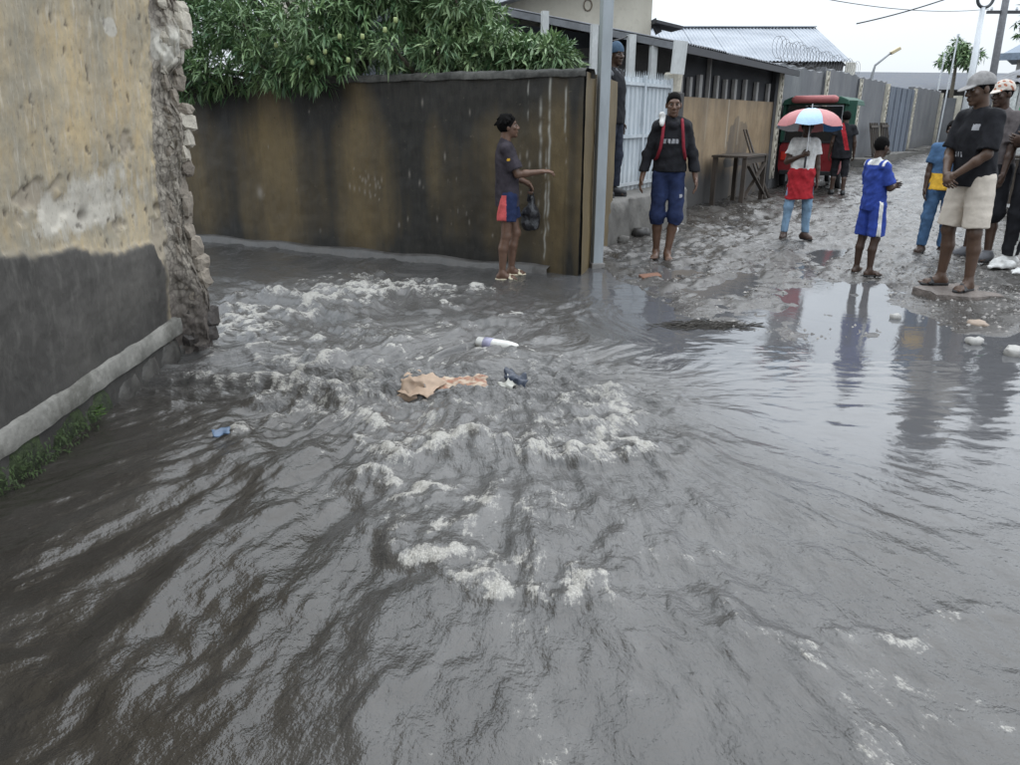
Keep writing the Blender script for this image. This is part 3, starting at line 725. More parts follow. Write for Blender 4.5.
M_fascia = plain('dark_fascia', (.05, .05, .055), .7, .35, 6, .2, 30)
MB().bar(E0 + Vector((0, 0, -.07)), E1 + Vector((0, 0, -.07)), .03, .10).build('eave_board', M_fascia, hs)
MB().bar(E0 + Vector((0, 0, -.06)), I0 + Vector((0, 0, -.06)), .03, .09).build('rake_board', plain('grey_rake_board', (.16, .165, .175), .6, .3, 6), hs)
for i in range(9):
    p = E0.lerp(E1, (i + .4) / 9) + Vector((0, 0, -.07)); q = I0.lerp(I1, (i + .4) / 9) + Vector((0, 0, -.07))
    MB().bar(p, q, .05, .08).build('rafter', M_fascia, hs)
# veranda behind the gate: dark back wall and white posts under the rake
MB().add([(-5.2, 2.1, -.1), (-.1, .75, -.1), (-.1, .75, 2.55), (-5.2, 2.1, 3.3)], [(0, 1, 2, 3)]).build('veranda_wall', plain('slate_blue_plaster', (.075, .082, .095), .8, .3, 4), hs)
for i in range(5):
    z = 1.98 + i * .075
    MB().bar((-1.75, .86, z), (-.25, .50, z), .02, .05).build('louvre', plain('louvre_grey', (.16, .17, .18), .6) if i == 0 else bpy.data.materials['louvre_grey'], hs)
for (wx, wy, r_, zt) in ((.49, 11.75, .045, 2.86), (1.72, 11.75, .05, 2.56), (2.03, 11.7, .045, 2.5), (-.45, 12.2, .045, 3.1), (1.2, 11.85, .045, 2.7)):
    MB().box(-r_, r_, -r_, r_, 0, zt).build('veranda_post', M_whitepost, hs, loc=(wx - B_.x, wy - B_.y, 0), rot=(0, 0, .3))
MB().box(-.10, .10, -.02, .02, 2.02, 2.44).build('hung_board', M_whitepost, hs, loc=(2.18 - B_.x, 11.2 - B_.y, 0), rot=(0, .06, .35))
# cream upper storey with its sloping white bargeboard
t = NT('cream_upper_wall')
n1 = t.noise(1.6, 5, .6, (1, 1, .4)); n2 = t.noise(10, 4, .6)
c = t.mix(t.rng(n1, .35, .65), (.50, .46, .38), (.62, .58, .49)); c = t.mix(t.rng(n2, .55, .75, 0, .4), c, (.30, .26, .2))
M_cream = t.done(c, .85, t.bump(n2, .2, .01))
up_ = empty('upper_house', (0, 14.6, 0), 0, 'cream upper storey with a pale sloping roof edge behind the tan house', 'house')
MB().box(-4.0, 2.47, 0, 4, 0, 5.3).build('wall', M_cream, up_)
for sgn, x0 in ((1, 1.35), (1, 1.66)):
    mb = MB()
    for k in range(3): mb.tube([(x0 + math.cos(a) * .07, -.012, 3.30 + k * .2 + math.sin(a) * .09) for a in [i * math.pi / 6 for i in range(13)]], .012, 5)
    mb.build('wall_ornament', plain('ornament_brown', (.20, .16, .12), .8), up_)
mb = MB(); mb.bar((-2.6, -.25, 2.62), (3.2, -.25, 4.25), .5, .05); mb.build('bargeboard', plain('pale_roof_edge', (.62, .65, .67), .5, .12), up_)
mb = MB(); mb.bar((2.47, .0, 3.02), (2.95, .1, 2.93), .5, .05); mb.bar((2.5, .05, 3.08), (2.62, .05, 2.86), .1, .1); mb.build('gutter_bracket', M_fascia, up_)

# ------------------------------------------------------------------ long pale metal roof behind
rb = empty('shed', (5, 27, 0), 0, 'long shed with a pale blue grey metal roof behind the grey lane wall', 'shed')
t = NT('pale_metal_sheet')
n1 = t.noise(1.2, 5, .6, (.4, 1, 1)); n2 = t.noise(9, 4, .6)
c = t.mix(t.rng(n1, .35, .65), (.25, .275, .31), (.36, .385, .42)); c = t.mix(t.rng(n2, .58, .75, 0, .5), c, (.22, .19, .17))
M_sheet = t.done(c, .5, t.bump(n2, .15, .01), metal=.3)
x0, x1 = -2.6, 6.2
for i in range(9):
    a, b = x0 + (x1 - x0) * i / 9, x0 + (x1 - x0) * (i + 1) / 9 - .01; lift = random.uniform(0, .02)
    corrugated('roof_sheet', (a, 0 + lift, 3.22 + lift), (b, 0, 3.22 + lift), (a, 3.6, 4.60 + lift), (b, 3.6, 4.60 + lift), 8, .018, M_sheet, rb)
MB().box(x0, x1 - .15, .25, 6.9, 0, 3.15).build('wall', M_dkplaster, rb)
MB().add([(x1 - .1, .1, 3.1), (x1 - .1, 7.0, 3.1), (x1 - .1, 3.6, 4.55)], [(0, 1, 2)]).build('gable', plain('gable_grey', (.17, .17, .175), .8), rb)
corrugated('roof_sheet', (x0, 7.2, 3.2), (x1, 7.2, 3.2), (x0, 3.6, 4.6), (x1, 3.6, 4.6), 60, .018, M_sheet, rb)
MB().bar((x0, 3.6, 4.63), (x1, 3.6, 4.63), .3, .03).build('ridge_cap', M_sheet, rb)

# ------------------------------------------------------------------ grey lane wall with chain moulded pilasters
gw = empty('lane_wall', C_, 0, 'long grey lane wall divided by cream chain patterned pilasters', 'wall')
t = NT('grey_lane_render')
n1 = t.noise(1.0, 5, .6, (1, 1, .6)); n2 = t.noise(8, 5, .65, (1, 1, .4)); z = t.sep()['Z']
c = t.mix(t.rng(n1, .35, .65), (.115, .12, .13), (.175, .175, .18)); c = t.mix(t.rng(n2, .52, .75, 0, .6), c, (.075, .075, .078)); c = t.mix(t.rng(z, .7, .1, 0, .6), c, (.065, .06, .056))
M_grey = t.done(c, .8, t.bump(n2, .3, .02))
t = NT('cream_moulding')
n1 = t.noise(4, 5, .6); c = t.mix(t.rng(n1, .35, .65), (.42, .39, .32), (.58, .54, .45)); c = t.mix(t.rng(t.sep()['Z'], .9, .2, 0, .6), c, (.16, .15, .13))
M_mould = t.done(c, .75)
def wall_run(P, Q, h, name='wall_panel', mat=M_grey, thick=.22, nseg=14):
    d = (Q - P); L_ = d.length; d = d.normalized(); n_ = Vector((d.y, -d.x, 0)); mb = MB()
    for i in range(nseg):
        a = P + d * L_ * i / nseg - C_; b = P + d * L_ * (i + 1) / nseg - C_
        za, zb = h + .03 * math.sin(i * 2.1 + P.x), h + .03 * math.sin((i + 1) * 2.1 + P.x)
        p = [a, b, b - n_ * thick, a - n_ * thick]
        mb.add([(q.x, q.y, -.2) for q in p] + [(p[0].x, p[0].y, za), (p[1].x, p[1].y, zb), (p[2].x, p[2].y, zb), (p[3].x, p[3].y, za)], [(0, 1, 5, 4), (2, 3, 7, 6), (4, 5, 6, 7)] + ([(3, 0, 4, 7)] if i == 0 else []) + ([(1, 2, 6, 5)] if i == nseg - 1 else []))
    return mb.build(name, mat, gw)
def along(P, Q, t_): return P.lerp(Q, t_)
def hit(P, Q, x, y): return Vector((x, y, 0))
PIL = [Vector((5.44, 16.60, 0)), Vector((7.76, 20.18, 0)), Vector((10.26, 24.02, 0)), Vector((12.64, 27.36, 0)), Vector((15.69, 31.57, 0)), Vector((19.6, 36.95, 0))]
for i in range(5):
    if i == 3: continue
    wall_run(PIL[i], PIL[i + 1], (2.5, 2.62, 2.6, 0, 2.62)[i])
M_bluegate = plain('blue_grey_sheet', (.13, .15, .185), .6, .3, 3, .2, 14, .02, (1, 1, .3))
g0, g1 = PIL[3], PIL[4]
gd = (g1 - g0).normalized(); gl = (g1 - g0).length
lg = empty('lane_gate', g0, math.atan2(gd.y, gd.x), 'blue grey ribbed metal gate between two cream pilasters down the lane', 'gate')
for i in range(10):
    MB().box(gl * i / 10 + .02, gl * (i + 1) / 10 - .02, -.02 - .03 * (i % 2), .03, .05, 2.5).build('gate_slat', M_bluegate, lg)
for p, q in zip(PIL, PIL[1:] + [PIL[-1] * 2 - PIL[-2]]):
    d = (q - p).normalized(); n_ = Vector((d.y, -d.x, 0)); ang = math.atan2(d.y, d.x)
    i_ = PIL.index(p); w = .30 if i_ else .24; hh = 2.42 if i_ == 0 else 2.55
    o = MB().box(-w / 2, w / 2, -.04, .02, 0, hh).build('pilaster', M_grey if i_ < 3 else M_mould, gw, loc=(p.x - C_.x + n_.x * .022, p.y - C_.y + n_.y * .022, 0), rot=(0, 0, ang))
    mb = MB()
    for s_ in (-1, 1): mb.box(s_ * w * .46 - .018, s_ * w * .46 + .018, -.075, -.042, .25, hh)
    zz = .3
    while zz < hh - .1:
        for s_ in (-1, 1):
            mb.bar((0, -.058, zz), (s_ * w * .40, -.058, zz + .11), .03, .055, up=(0, 1, 0)); mb.bar((s_ * w * .40, -.058, zz + .11), (0, -.058, zz + .22), .03, .055, up=(0, 1, 0))
        zz += .24
    mb.build('chain_moulding', M_mould, gw, loc=(p.x - C_.x + n_.x * .022, p.y - C_.y + n_.y * .022, 0), rot=(0, 0, ang))
MB().box(-.22, .22, -.1, .1, 2.5, 2.95).build('white_cap_block', plain('offwhite_block', (.55, .53, .47), .7), gw, loc=(PIL[2].x - C_.x - .55, PIL[2].y - C_.y - .6, 0), rot=(0, 0, .99))
# razor wire coils along the wall top
mb = MB(); pts = []
for i in range(300):
    tt = i / 299; p = PIL[0].lerp(PIL[2], tt) - C_; a = i * .62
    pts.append((p.x - .1 + .16 * math.cos(a), p.y + .1 * math.cos(a), 2.78 + .22 * math.sin(a) + .04 * math.sin(i * .13)))
mb.tube(pts, .0045, 4); mb.build('razor_wire', plain('wire_dark', (.10, .10, .105), .5, metal=.4), gw)
# low stone ledge along the foot of the far wall
mb = MB()
for i in range(14):
    p = PIL[2].lerp(PIL[5], i / 14) - C_; q = PIL[2].lerp(PIL[5], (i + 1) / 14) - C_; d = (q - p).normalized(); n_ = Vector((d.y, -d.x, 0)); h = .22 + .1 * random.random()
    v = [p, q, q + n_ * .5, p + n_ * .5]; mb.add([(a.x, a.y, 0) for a in v] + [(a.x, a.y, h) for a in v], [(4, 5, 6, 7), (2, 3, 7, 6), (1, 2, 6, 5), (3, 0, 4, 7)])
mb.build('foot_ledge', M_conc, gw)

# ------------------------------------------------------------------ foliage over the garden wall
def leaf_mass(name, tips, axes, mat, parent, L0=.10, L1=.17, per=11, wid=.17, droop=.5, seed=1):
    """rosettes of folded lance-shaped leaves at branch tips"""
    r_ = np.random.RandomState(seed); n = len(tips) * per
    base = np.repeat(tips, per, 0) + r_.normal(0, .02, (n, 3)); ax = np.repeat(axes, per, 0)
    d = ax * .55 + r_.normal(0, .62, (n, 3)); d[:, 2] -= droop * r_.rand(n) * .6; d /= np.linalg.norm(d, axis=1)[:, None]
    up = np.array([0, 0, 1.0]); s = np.cross(d, up + r_.normal(0, .35, (n, 3))); s /= np.linalg.norm(s, axis=1)[:, None] + 1e-9
    nn = np.cross(s, d); l = r_.uniform(L0, L1, n)[:, None]; w = l * wid * r_.uniform(.75, 1.2, n)[:, None]
    sag = np.zeros((n, 3)); sag[:, 2] = -droop * l[:, 0] * r_.uniform(.15, .6, n)
    b = base; m = base + d * l * .5 + sag * .3; tip = base + d * l + sag
    V = np.stack([b, m + s * w * .5 + nn * w * .18, m, m - s * w * .5 + nn * w * .18, tip], 1).reshape(-1, 3)
    k = np.arange(n)[:, None] * 5
    F = np.concatenate([k + np.array([[0, 1, 2]]), k + np.array([[0, 2, 3]]), k + np.array([[1, 4, 2]]), k + np.array([[2, 4, 3]])])
    tint = np.repeat(np.clip(np.repeat(r_.normal(.42, .22, len(tips)), per) + r_.normal(0, .12, n), 0, 1), 5)
    return np_mesh(name, V, F, mat, parent, smooth=False, attrs=dict(tint=tint))
def leaf_mat(name, a, b):
    t = NT(name); c = t.mix(t.attr('tint'), a, b)
    t.done(c, .42, spec=.45); t.b.inputs['Subsurface Weight'].default_value = 0
    t.b.inputs['Transmission Weight'].default_value = 0
    return t.m
M_leaf = leaf_mat('lance_leaf', (.046, .110, .045), (.27, .39, .18))
M_leaf2 = leaf_mat('shrub_leaf', (.06, .13, .055), (.30, .40, .20))
M_bark = plain('bark', (.10, .085, .065), .9, .35, 12, .6, 40, .01)
def wpt(a, n_, z): p = K + WD * a + WN * n_; return np.array([p.x, p.y, z])
def crown_points(clumps, n, seed):
    r_ = np.random.RandomState(seed); P = []; AX = []
    wts = np.array([c[3] * c[4] for c in clumps], float); wts /= wts.sum()
    for i in range(n):
        c = clumps[r_.choice(len(clumps), p=wts)]
        v = r_.normal(0, 1, 3); v /= np.linalg.norm(v); rr = r_.rand() ** .35
        a = c[0] + v[0] * c[3] * rr; nn_ = c[1] + v[1] * c[3] * .8 * rr; z = c[2] + v[2] * c[4] * rr
        if nn_ > -.16 and z < HW + .02 and nn_ < .03: nn_ = .04
        if -.25 < nn_ < .0 and z < HW + .05: z = HW + .06
        if nn_ <= -.2 and z < 1.0: z = 1.2
        P.append(wpt(a, nn_, z)); dv = WD * v[0] + WN * (v[1] + .25); AX.append((dv.x, dv.y, v[2] + .1))
    return np.array(P), np.array(AX)
def tree(name, label, trunk, clumps, n, seed, mat, **kw):
    base = wpt(trunk[0], trunk[1], 0)
    o = empty(name, tuple(base), 0, label, 'tree'); P, AX = crown_points(clumps, n, seed)
    tag(leaf_mass('crown', P - base, AX, mat, o, seed=seed, **kw), kind='stuff')
    mb = MB(); mb.tube([(0, 0, -.1), (.03, 0, .6), (-.02, .03, 1.2), (0, 0, trunk[2])], [.11, .085, .075, .06], 9)
    r_ = random.Random(seed)
    mb.build('trunk', M_bark, o, smooth=True)
    for c in clumps:
        q = Vector(wpt(c[0], c[1], c[2]) - base); s_ = Vector((0, 0, trunk[2] - .25 + r_.uniform(-.2, .2))); mid = s_.lerp(q, .5) + Vector((r_.uniform(-.1, .1), r_.uniform(-.1, .1), .12))
        MB().tube([s_, mid, q], [.05, .035, .012], 7).build('limb', M_bark, o, smooth=True)
    return o
r_ = random.Random(21)
cl = []
for i in range(30):
    a = r_.uniform(2.2, 6.4); cl.append((a, r_.uniform(-1.5, -.15), r_.uniform(2.05, 3.6), r_.uniform(.38, .6), r_.uniform(.32, .5)))
cl += [(4.75, .16, 1.95, .5, .36), (4.1, .12, 1.92, .42, .28), (3.45, .14, 2.0, .45, .3), (5.3, .1, 1.95, .5, .35), (2.95, .12, 1.98, .36, .26), (2.6, .06, 2.05, .3, .22), (3.0, .1, 2.35, .5, .4), (3.9, .12, 2.4, .5, .4), (4.7, .12, 2.45, .5, .4)]
t1 = tree('leafy_tree', 'large dark green tree with lance shaped leaves spilling over the brown wall', (4.0, -1.1, 1.7), cl, 3300, 3, M_leaf)
cl = [(r_.uniform(1.45, 2.7), r_.uniform(-1.2, -.2), r_.uniform(2.0, 2.75), r_.uniform(.3, .45), r_.uniform(.28, .4)) for i in range(14)] + [(2.1, -.1, 2.1, .3, .2), (1.6, -.12, 2.05, .3, .2)]
tree('leafy_tree', 'lighter green bushy tree top behind the middle of the brown wall', (1.9, -1.0, 1.6), cl, 1300, 5, M_leaf2, L0=.09, L1=.16)
cl = [(r_.uniform(.15, 1.1), r_.uniform(-.7, -.22), 1.90 + .14 * r_.random() * 1, r_.uniform(.16, .26), r_.uniform(.12, .2)) for i in range(9)] + [(1.15, -.3, 2.12, .28, .22), (.8, -.3, 1.97, .22, .14)]
tree('shrub', 'pale leafed shrub peeping over the right end of the brown wall', (.7, -.6, 1.4), cl, 380, 8, M_leaf2, L0=.09, L1=.16, wid=.2)
M_fruit = plain('pale_green_fruit', (.34, .40, .17), .5, .2, 30)
for (x, z) in ((-2.37, 2.14), (-1.88, 2.08), (-1.65, 2.0), (-2.02, 1.98), (-1.72, 2.22), (-1.49, 2.22), (-1.26, 2.28), (-1.15, 2.37), (-2.05, 2.02)):
    Yw = 7.27 - .512 * (x - .66) - .42
    sc = Yw / 8.4; me = stone_mesh('fruit', .020, .019, .026, int(abs(x) * 100), M_fruit, .1)
    b0 = Vector(wpt(4.0, -1.1, 0)); link_mesh('fruit', me, t1, (x * sc - b0.x, Yw - b0.y, CAM_H + (z - CAM_H) * sc))

# ------------------------------------------------------------------ street poles
def galv(name, col=(.36, .39, .41)):
    t = NT(name); n = t.noise(8, 4, .6, (1, 1, .25)); n2 = t.noise(40, 3, .6)
    return t.done(t.mix(t.rng(n, .35, .65), tuple(x * .8 for x in col), col), t.rng(n2, .3, .7, .35, .6), metal=.15)
M_pole = galv('grey_painted_steel')
o = empty('steel_pole', (.885, 7.74, 0), 0, 'plain grey square steel pole standing in the flood beside the wall corner', 'pole')
o.rotation_euler = (0, R(.15), R(12))
MB().box(-.052, .052, -.052, .052, -.3, 4.5).build('shaft', M_pole, o, bevel=.008)
MB().box(-.07, .07, -.07, .07, -.3, .05).build('base_collar', plain('muddy_steel', (.20, .19, .18), .6), o, bevel=.008)
MB().box(-.058, .058, -.058, .058, 4.5, 4.52).build('end_cap', M_pole, o)

M_lampwhite = galv('white_lamp_steel', (.62, .64, .66))
o = empty('street_lamp', (9.02, 16.0, 0), 0, 'tall white street lamp pole with a round ring head above the people at right', 'street lamp')
MB().tube([(0, 0, 0), (0, 0, 2.0), (-.02, 0, 3.44)], [.07, .06, .045], 12).build('pole', M_lampwhite, o, smooth=True)
mb = MB(); mb.tube([(math.cos(a) * .15, 0, 3.6 + math.sin(a) * .16) for a in [i * math.pi / 12 for i in range(25)]], .03, 8); mb.build('lamp_ring', plain('dark_lamp_metal', (.05, .055, .06), .4), o, smooth=True)
o = empty('street_lamp', (13.0, 29.4, 0), 0, 'small street lamp with a yellowed head on an angled arm over the lane wall', 'street lamp')
MB().tube([(0, 0, 0), (0, 0, 2.9), (.06, 0, 3.25), (.62, 0, 3.72)], [.06, .05, .04, .035], 10).build('pole', galv('lamp_grey', (.30, .31, .32)), o, smooth=True)
MB().box(-.2, .16, -.09, .09, -.05, .06).build('lamp_head', plain('yellowed_plastic', (.55, .46, .28), .4), o, loc=(.72, 0, 3.74), rot=(0, R(-30), 0), bevel=.02)
o = empty('utility_pole', (17.75, 30, 0), 0, 'slim utility pole with a short crossarm at the far right edge', 'pole')
MB().tube([(0, 0, 0), (-.1, 0, 5.0), (-.15, 0, 8.0)], [.14, .12, .1], 10).build('pole', plain('weathered_pole', (.22, .22, .23), .8), o, smooth=True)
MB().box(-.6, .6, -.05, .05, 5.0, 5.1).build('crossarm', M_fascia, o, loc=(-.1, 0, 0))
for (x, y, z) in ((-.55, 0, 5.1), (.35, 0, 5.1)): MB().tube([(x, y, z), (x, y, z + .05), (x, y, z + .12)], [.03, .05, .03], 8).build('insulator', M_lampwhite, o)
M_rod = galv('thin_white_rod', (.66, .68, .70))
for i, (u_, y_, z0, z1, lbl) in enumerate(((19.9, 38, 1.9, 4.2, 'thin leaning white rod nearest the lane gate, left of the palm'), (20.9, 39, 2.2, 5.1, 'tallest thin white rod, just left of the palm'), (22.6, 40, 2.2, 4.5, 'thin white rod in front of the palm crown'))):
    o = empty('rod', (u_, y_, 0), 0, lbl + ' down the lane', 'pole', 'thin rods behind the lane wall')
    MB().tube([(0, 0, 0), (.12, 0, z1)], .035, 7).build('shaft', M_rod, o)
    MB().tube([(.12, 0, z1), (.12, 0, z1 + .1)], .06, 7).build('cap', M_rod, o)
M_wire = plain('black_cable', (.03, .03, .032), .6)
def cable(p, q, sag, r, label):
    p, q = Vector(p), Vector(q); mb = MB()
    mb.tube([p.lerp(q, i / 24) + Vector((0, 0, -sag * 4 * (i / 24) * (1 - i / 24))) for i in range(25)], r, 6)
    tag(mb.build('power_line', M_wire, None, smooth=True), label, 'cable')
cable((11.2, 27.0, 4.35), (17.2, 30, 6.1), .12, .022, 'thick dark cable rising from the shed gable to the right')
cable((2.5, 14.7, 4.05), (17.1, 30, 5.15), .35, .010, 'thin cable running across the sky from the cream upper storey')
cable((1.2, 14.4, 3.9), (17.9, 32, 7.2), .3, .010, 'faint upper cable crossing the sky above the long shed roof')
cable((1.30, 11.35, 2.44), (1.78, 11.9, 2.60), .03, .010, 'pale conduit cable sloping up under the dark roof edge')

# ------------------------------------------------------------------ far background
fb = empty('far_building', (23, 46, 0), R(8), 'long dark roofed building closing the end of the lane', 'building')
MB().box(-3.5, 14, 0, 8, 0, 3.1).build('wall', M_dkplaster, fb)
MB().add([(-4, -.6, 3.0), (14.5, -.6, 3.0), (14.5, 4, 4.15), (-4, 4, 4.15), (-4, 8.6, 3.0), (14.5, 8.6, 3.0)], [(0, 1, 2, 3), (3, 2, 5, 4), (0, 3, 4), (1, 5, 2)]).build('roof', plain('dark_slate_roof', (.085, .095, .115), .7, .3, 2), fb)
for i in range(5): MB().box(-2.5 + i * 3, -1.4 + i * 3, -.03, .05, 1.0, 2.2).build('window', M_dark_in, fb)
fh = empty('far_house', (19.1, 31.5, 0), R(-35), 'far house with a blue grey hipped roof at the right edge', 'house')
MB().box(0.25, 6, .3, 6, 0, 3.7).build('wall', plain('pale_wall', (.46, .46, .44), .8), fh)
MB().add([(-.3, -.3, 3.75), (6.5, -.3, 3.75), (6.5, 6.5, 3.75), (-.3, 6.5, 3.75), (2.2, 3, 5.6), (4.4, 3, 5.6)], [(0, 1, 5, 4), (1, 2, 5), (2, 3, 4, 5), (3, 0, 4), (3, 2, 1, 0)]).build('roof', plain('blue_grey_roof', (.22, .27, .33), .6, .2, 3), fh)
MB().box(-.32, 6.5, -.36, -.302, 3.55, 3.8).build('fascia', plain('blue_fascia', (.20, .25, .31), .6), fh)
for x in (1.0, 3.2): MB().box(x, x + .9, .24, .32, 1.2, 2.6).build('window', M_dark_in, fh)
def far_tree(loc, label, r0, h, n, seed, palm=False, mat=M_leaf):
    o = empty('tree', loc, 0, label, 'tree'); r_ = np.random.RandomState(seed)
    MB().tube([(0, 0, 0), (.05, 0, h * .5), (0, 0, h)], [.16, .12, .07], 8).build('trunk', M_bark, o, smooth=True)
    v = r_.normal(0, 1, (n, 3)); v /= np.linalg.norm(v, axis=1)[:, None]; c = r_.normal(0, .5, (9, 3)) * np.array([r0, r0, r0 * .5]) * .9
    P = c[r_.randint(0, 9, n)] + v * r0 * .5 * (r_.rand(n)[:, None] ** .4) + np.array([0, 0, h])
    tag(leaf_mass('crown', P, v, mat, o, L0=.22, L1=.42, per=9, wid=.3, seed=seed), kind='stuff')
far_tree((24.4, 45, 0), 'small spreading green tree above the far dark roof', .95, 4.75, 150, 4, mat=M_leaf2)
far_tree((25.6, 37.5, 0), 'dark green tree rising behind the far blue grey roof', 1.9, 5.6, 500, 6)
far_tree((29.5, 39, 0), 'second dark tree at the far right behind the house', 2.2, 6.0, 500, 9)
# side wall that carries the lane on to the right
rw = empty('side_wall', (21.5, 39, 0), 0, 'low grey wall continuing the lane beyond the cap wearing man', 'wall')
MB().box(-1.5, 1.6, 0, .25, 0, 2.4).build('panel', M_grey, rw)
for x in (-1.5, .1, 1.6): MB().box(x - .12, x + .12, -.06, .31, 0, 2.5).build('pier', M_mould, rw)

# ------------------------------------------------------------------ market stall at the right
sl = empty('market_stall', (8.2, 13.2, 0), R(-52), 'dark roofed roadside stall behind the people at the right edge', 'stall')
M_wood = plain('dark_wet_wood', (.055, .042, .032), .6, .4, 10, .4, 40, .006, (1, 1, .2))
for x, y in ((0, 0), (2.6, 0), (0, 1.6), (2.6, 1.6)): MB().tube([(x, y, 0), (x + .02, y, 2.1 + .15 * (y > 0))], .045, 8).build('post', M_wood, sl)
for i in range(4): corrugated('roof_sheet', (-.35 + .82 * i, -.5, 1.98), (-.35 + .82 * (i + 1) - .01, -.5, 1.98), (-.35 + .82 * i, 2.0, 2.42), (-.35 + .82 * (i + 1) - .01, 2.0, 2.42), 8, .012, M_sheet_dark, sl)
for i in range(6): MB().box(.0, 2.6, 1.60, 1.63, .1 + i * .32, .1 + i * .32 + .305, j=.004).build('back_board', M_wood, sl)
MB().box(-.1, 2.7, -.1, .6, .82, .87).build('counter', M_wood, sl)
for i in range(8): MB().box(-.1 + .35 * i, .24 + .35 * i, -.08, -.05, .1, .81, j=.004).build('counter_board', M_wood, sl)
for i, (x, col, nm) in enumerate(((.05, (.60, .62, .60), 'white'), (.42, (.08, .33, .16), 'green'), (.80, (.66, .58, .12), 'yellow'), (1.2, (.62, .63, .64), 'off white'), (1.65, (.08, .12, .3), 'dark blue'))):
    g = MB(); w = .15
    v = []; f = []
    for j in range(7):
        for k in range(6):
            v.append((-w + 2 * w * k / 5, .05 * math.sin(k * 1.7 + j) * (j / 6), -.5 * j / 6)); v.append((-w + 2 * w * k / 5, .05 * math.sin(k * 1.7 + j) * (j / 6) + .03, -.5 * j / 6))
    def ix(j, k, s_): return (j * 6 + k) * 2 + s_
    for j in range(6):
        for k in range(5):
            f.append((ix(j, k, 0), ix(j + 1, k, 0), ix(j + 1, k + 1, 0), ix(j, k + 1, 0))); f.append((ix(j, k, 1), ix(j, k + 1, 1), ix(j + 1, k + 1, 1), ix(j + 1, k, 1)))
    for k in range(5): f.append((ix(6, k, 0), ix(6, k, 1), ix(6, k + 1, 1), ix(6, k + 1, 0)))
    g.add(v, f); p = sl.matrix_basis @ Vector((x, -.42, 1.95)) if False else Matrix.Translation((8.2, 13.2, 0)) @ Matrix.Rotation(R(-52), 4, 'Z') @ Vector((x, -.42, 1.95))
    tag(g.build('hanging_cloth', cloth(nm.replace(' ', '_') + '_goods', col), None, True, loc=p, rot=(0, 0, R(-52))), nm + ' cloth hanging under the stall roof at the right edge', 'cloth', 'goods hung from the stall roof')

# ------------------------------------------------------------------ table, leaning sticks and racks by the tan wall
ang = math.atan2(TD.y, TD.x)
tp = B_ + TD * 1.95 + TN * .42
tb = empty('wooden_table', (tp.x, tp.y, foot_z(tp.x, tp.y)), ang, 'dark wet wooden table with crossed braces against the tan wall', 'table')
for i in range(4): MB().box(-.62, .62, -.3 + .152 * i, -.3 + .152 * i + .146, .80, .835, j=.003).build('top_plank', M_wood, tb)
for x, y in ((-.56, -.25), (.56, -.25), (-.56, .25), (.56, .25)): MB().box(x - .035, x + .035, y - .035, y + .035, -.05, .80).build('leg', M_wood, tb)
MB().box(-.56, .56, -.265, -.235, .70, .79).build('apron', M_wood, tb)
MB().bar((-.52, -.27, .15), (.52, -.27, .68), .025, .06, up=(0, 1, 0)).build('brace', M_wood, tb)
MB().bar((.52, -.30, .15), (-.52, -.30, .68), .025, .06, up=(0, 1, 0)).build('brace', M_wood, tb)
for a_, b_, lb_ in ((.62, .80, 'left of two dark sticks leaning on the wooden table end'), (.85, .95, 'right of two dark sticks leaning on the wooden table end')):
    p = B_ + TD * (1.95 + a_) + TN * .75; q = B_ + TD * (1.95 + b_ + .25) + TN * .1
    mb = MB().tube([(p.x, p.y, foot_z(p.x, p.y) - .02), ((p.x + q.x) / 2, (p.y + q.y) / 2, .62), (q.x, q.y, 1.25)], [.026, .022, .018], 7)
    tag(mb.build('stick', M_wood, None, True), lb_, 'stick', 'sticks leaning by the table')
for i, (tt, lb_) in enumerate(((.72, 'slatted dark wooden rack leaning on the grey wall right of the rickshaw'), (.93, 'slatted wooden rack leaning on the grey wall nearest the blue grey gate'))):
    p = PIL[1].lerp(PIL[3], tt); d = (PIL[3] - PIL[1]).normalized(); n_ = Vector((d.y, -d.x, 0)); p = p + n_ * .45
    o = empty('slatted_rack', (p.x, p.y, 0.1), math.atan2(d.y, d.x), lb_, 'rack', 'racks along the grey wall'); o.rotation_euler.x = R(-12)
    for k in range(5): MB().box(-.6 + k * .3 - .03, -.6 + k * .3 + .03, -.02, .02, 0, 1.25, j=.004).build('slat', M_wood, o)
    for z in (.25, 1.1): MB().box(-.66, .66, -.05, -.021, z, z + .07).build('rail', M_wood, o)

# ------------------------------------------------------------------ three wheeled rickshaw, seen from behind
AD = (D_ - C_).normalized(); AN = Vector((AD.y, -AD.x, 0))
rp = Vector((6.25, 16.56, 0))
rk = empty('auto_rickshaw', (rp.x, rp.y, foot_z(rp.x, rp.y)), math.atan2(AD.y, AD.x) - math.pi / 2, 'red and green three wheeled rickshaw parked by the grey lane wall', 'rickshaw')
M_red = plain('red_rickshaw_paint', (.20, .018, .022), .35, .15, 3, .05)
M_green = plain('green_canvas', (.014, .070, .045), .7, .2, 6, .3, 30)
M_pink = plain('faded_red_visor', (.40, .12, .12), .5, .12, 4)
M_black = plain('black_rubber', (.012, .012, .013), .7, .2)
M_glass = NT('dark_window'); M_glass = M_glass.done((.012, .014, .016), .08)
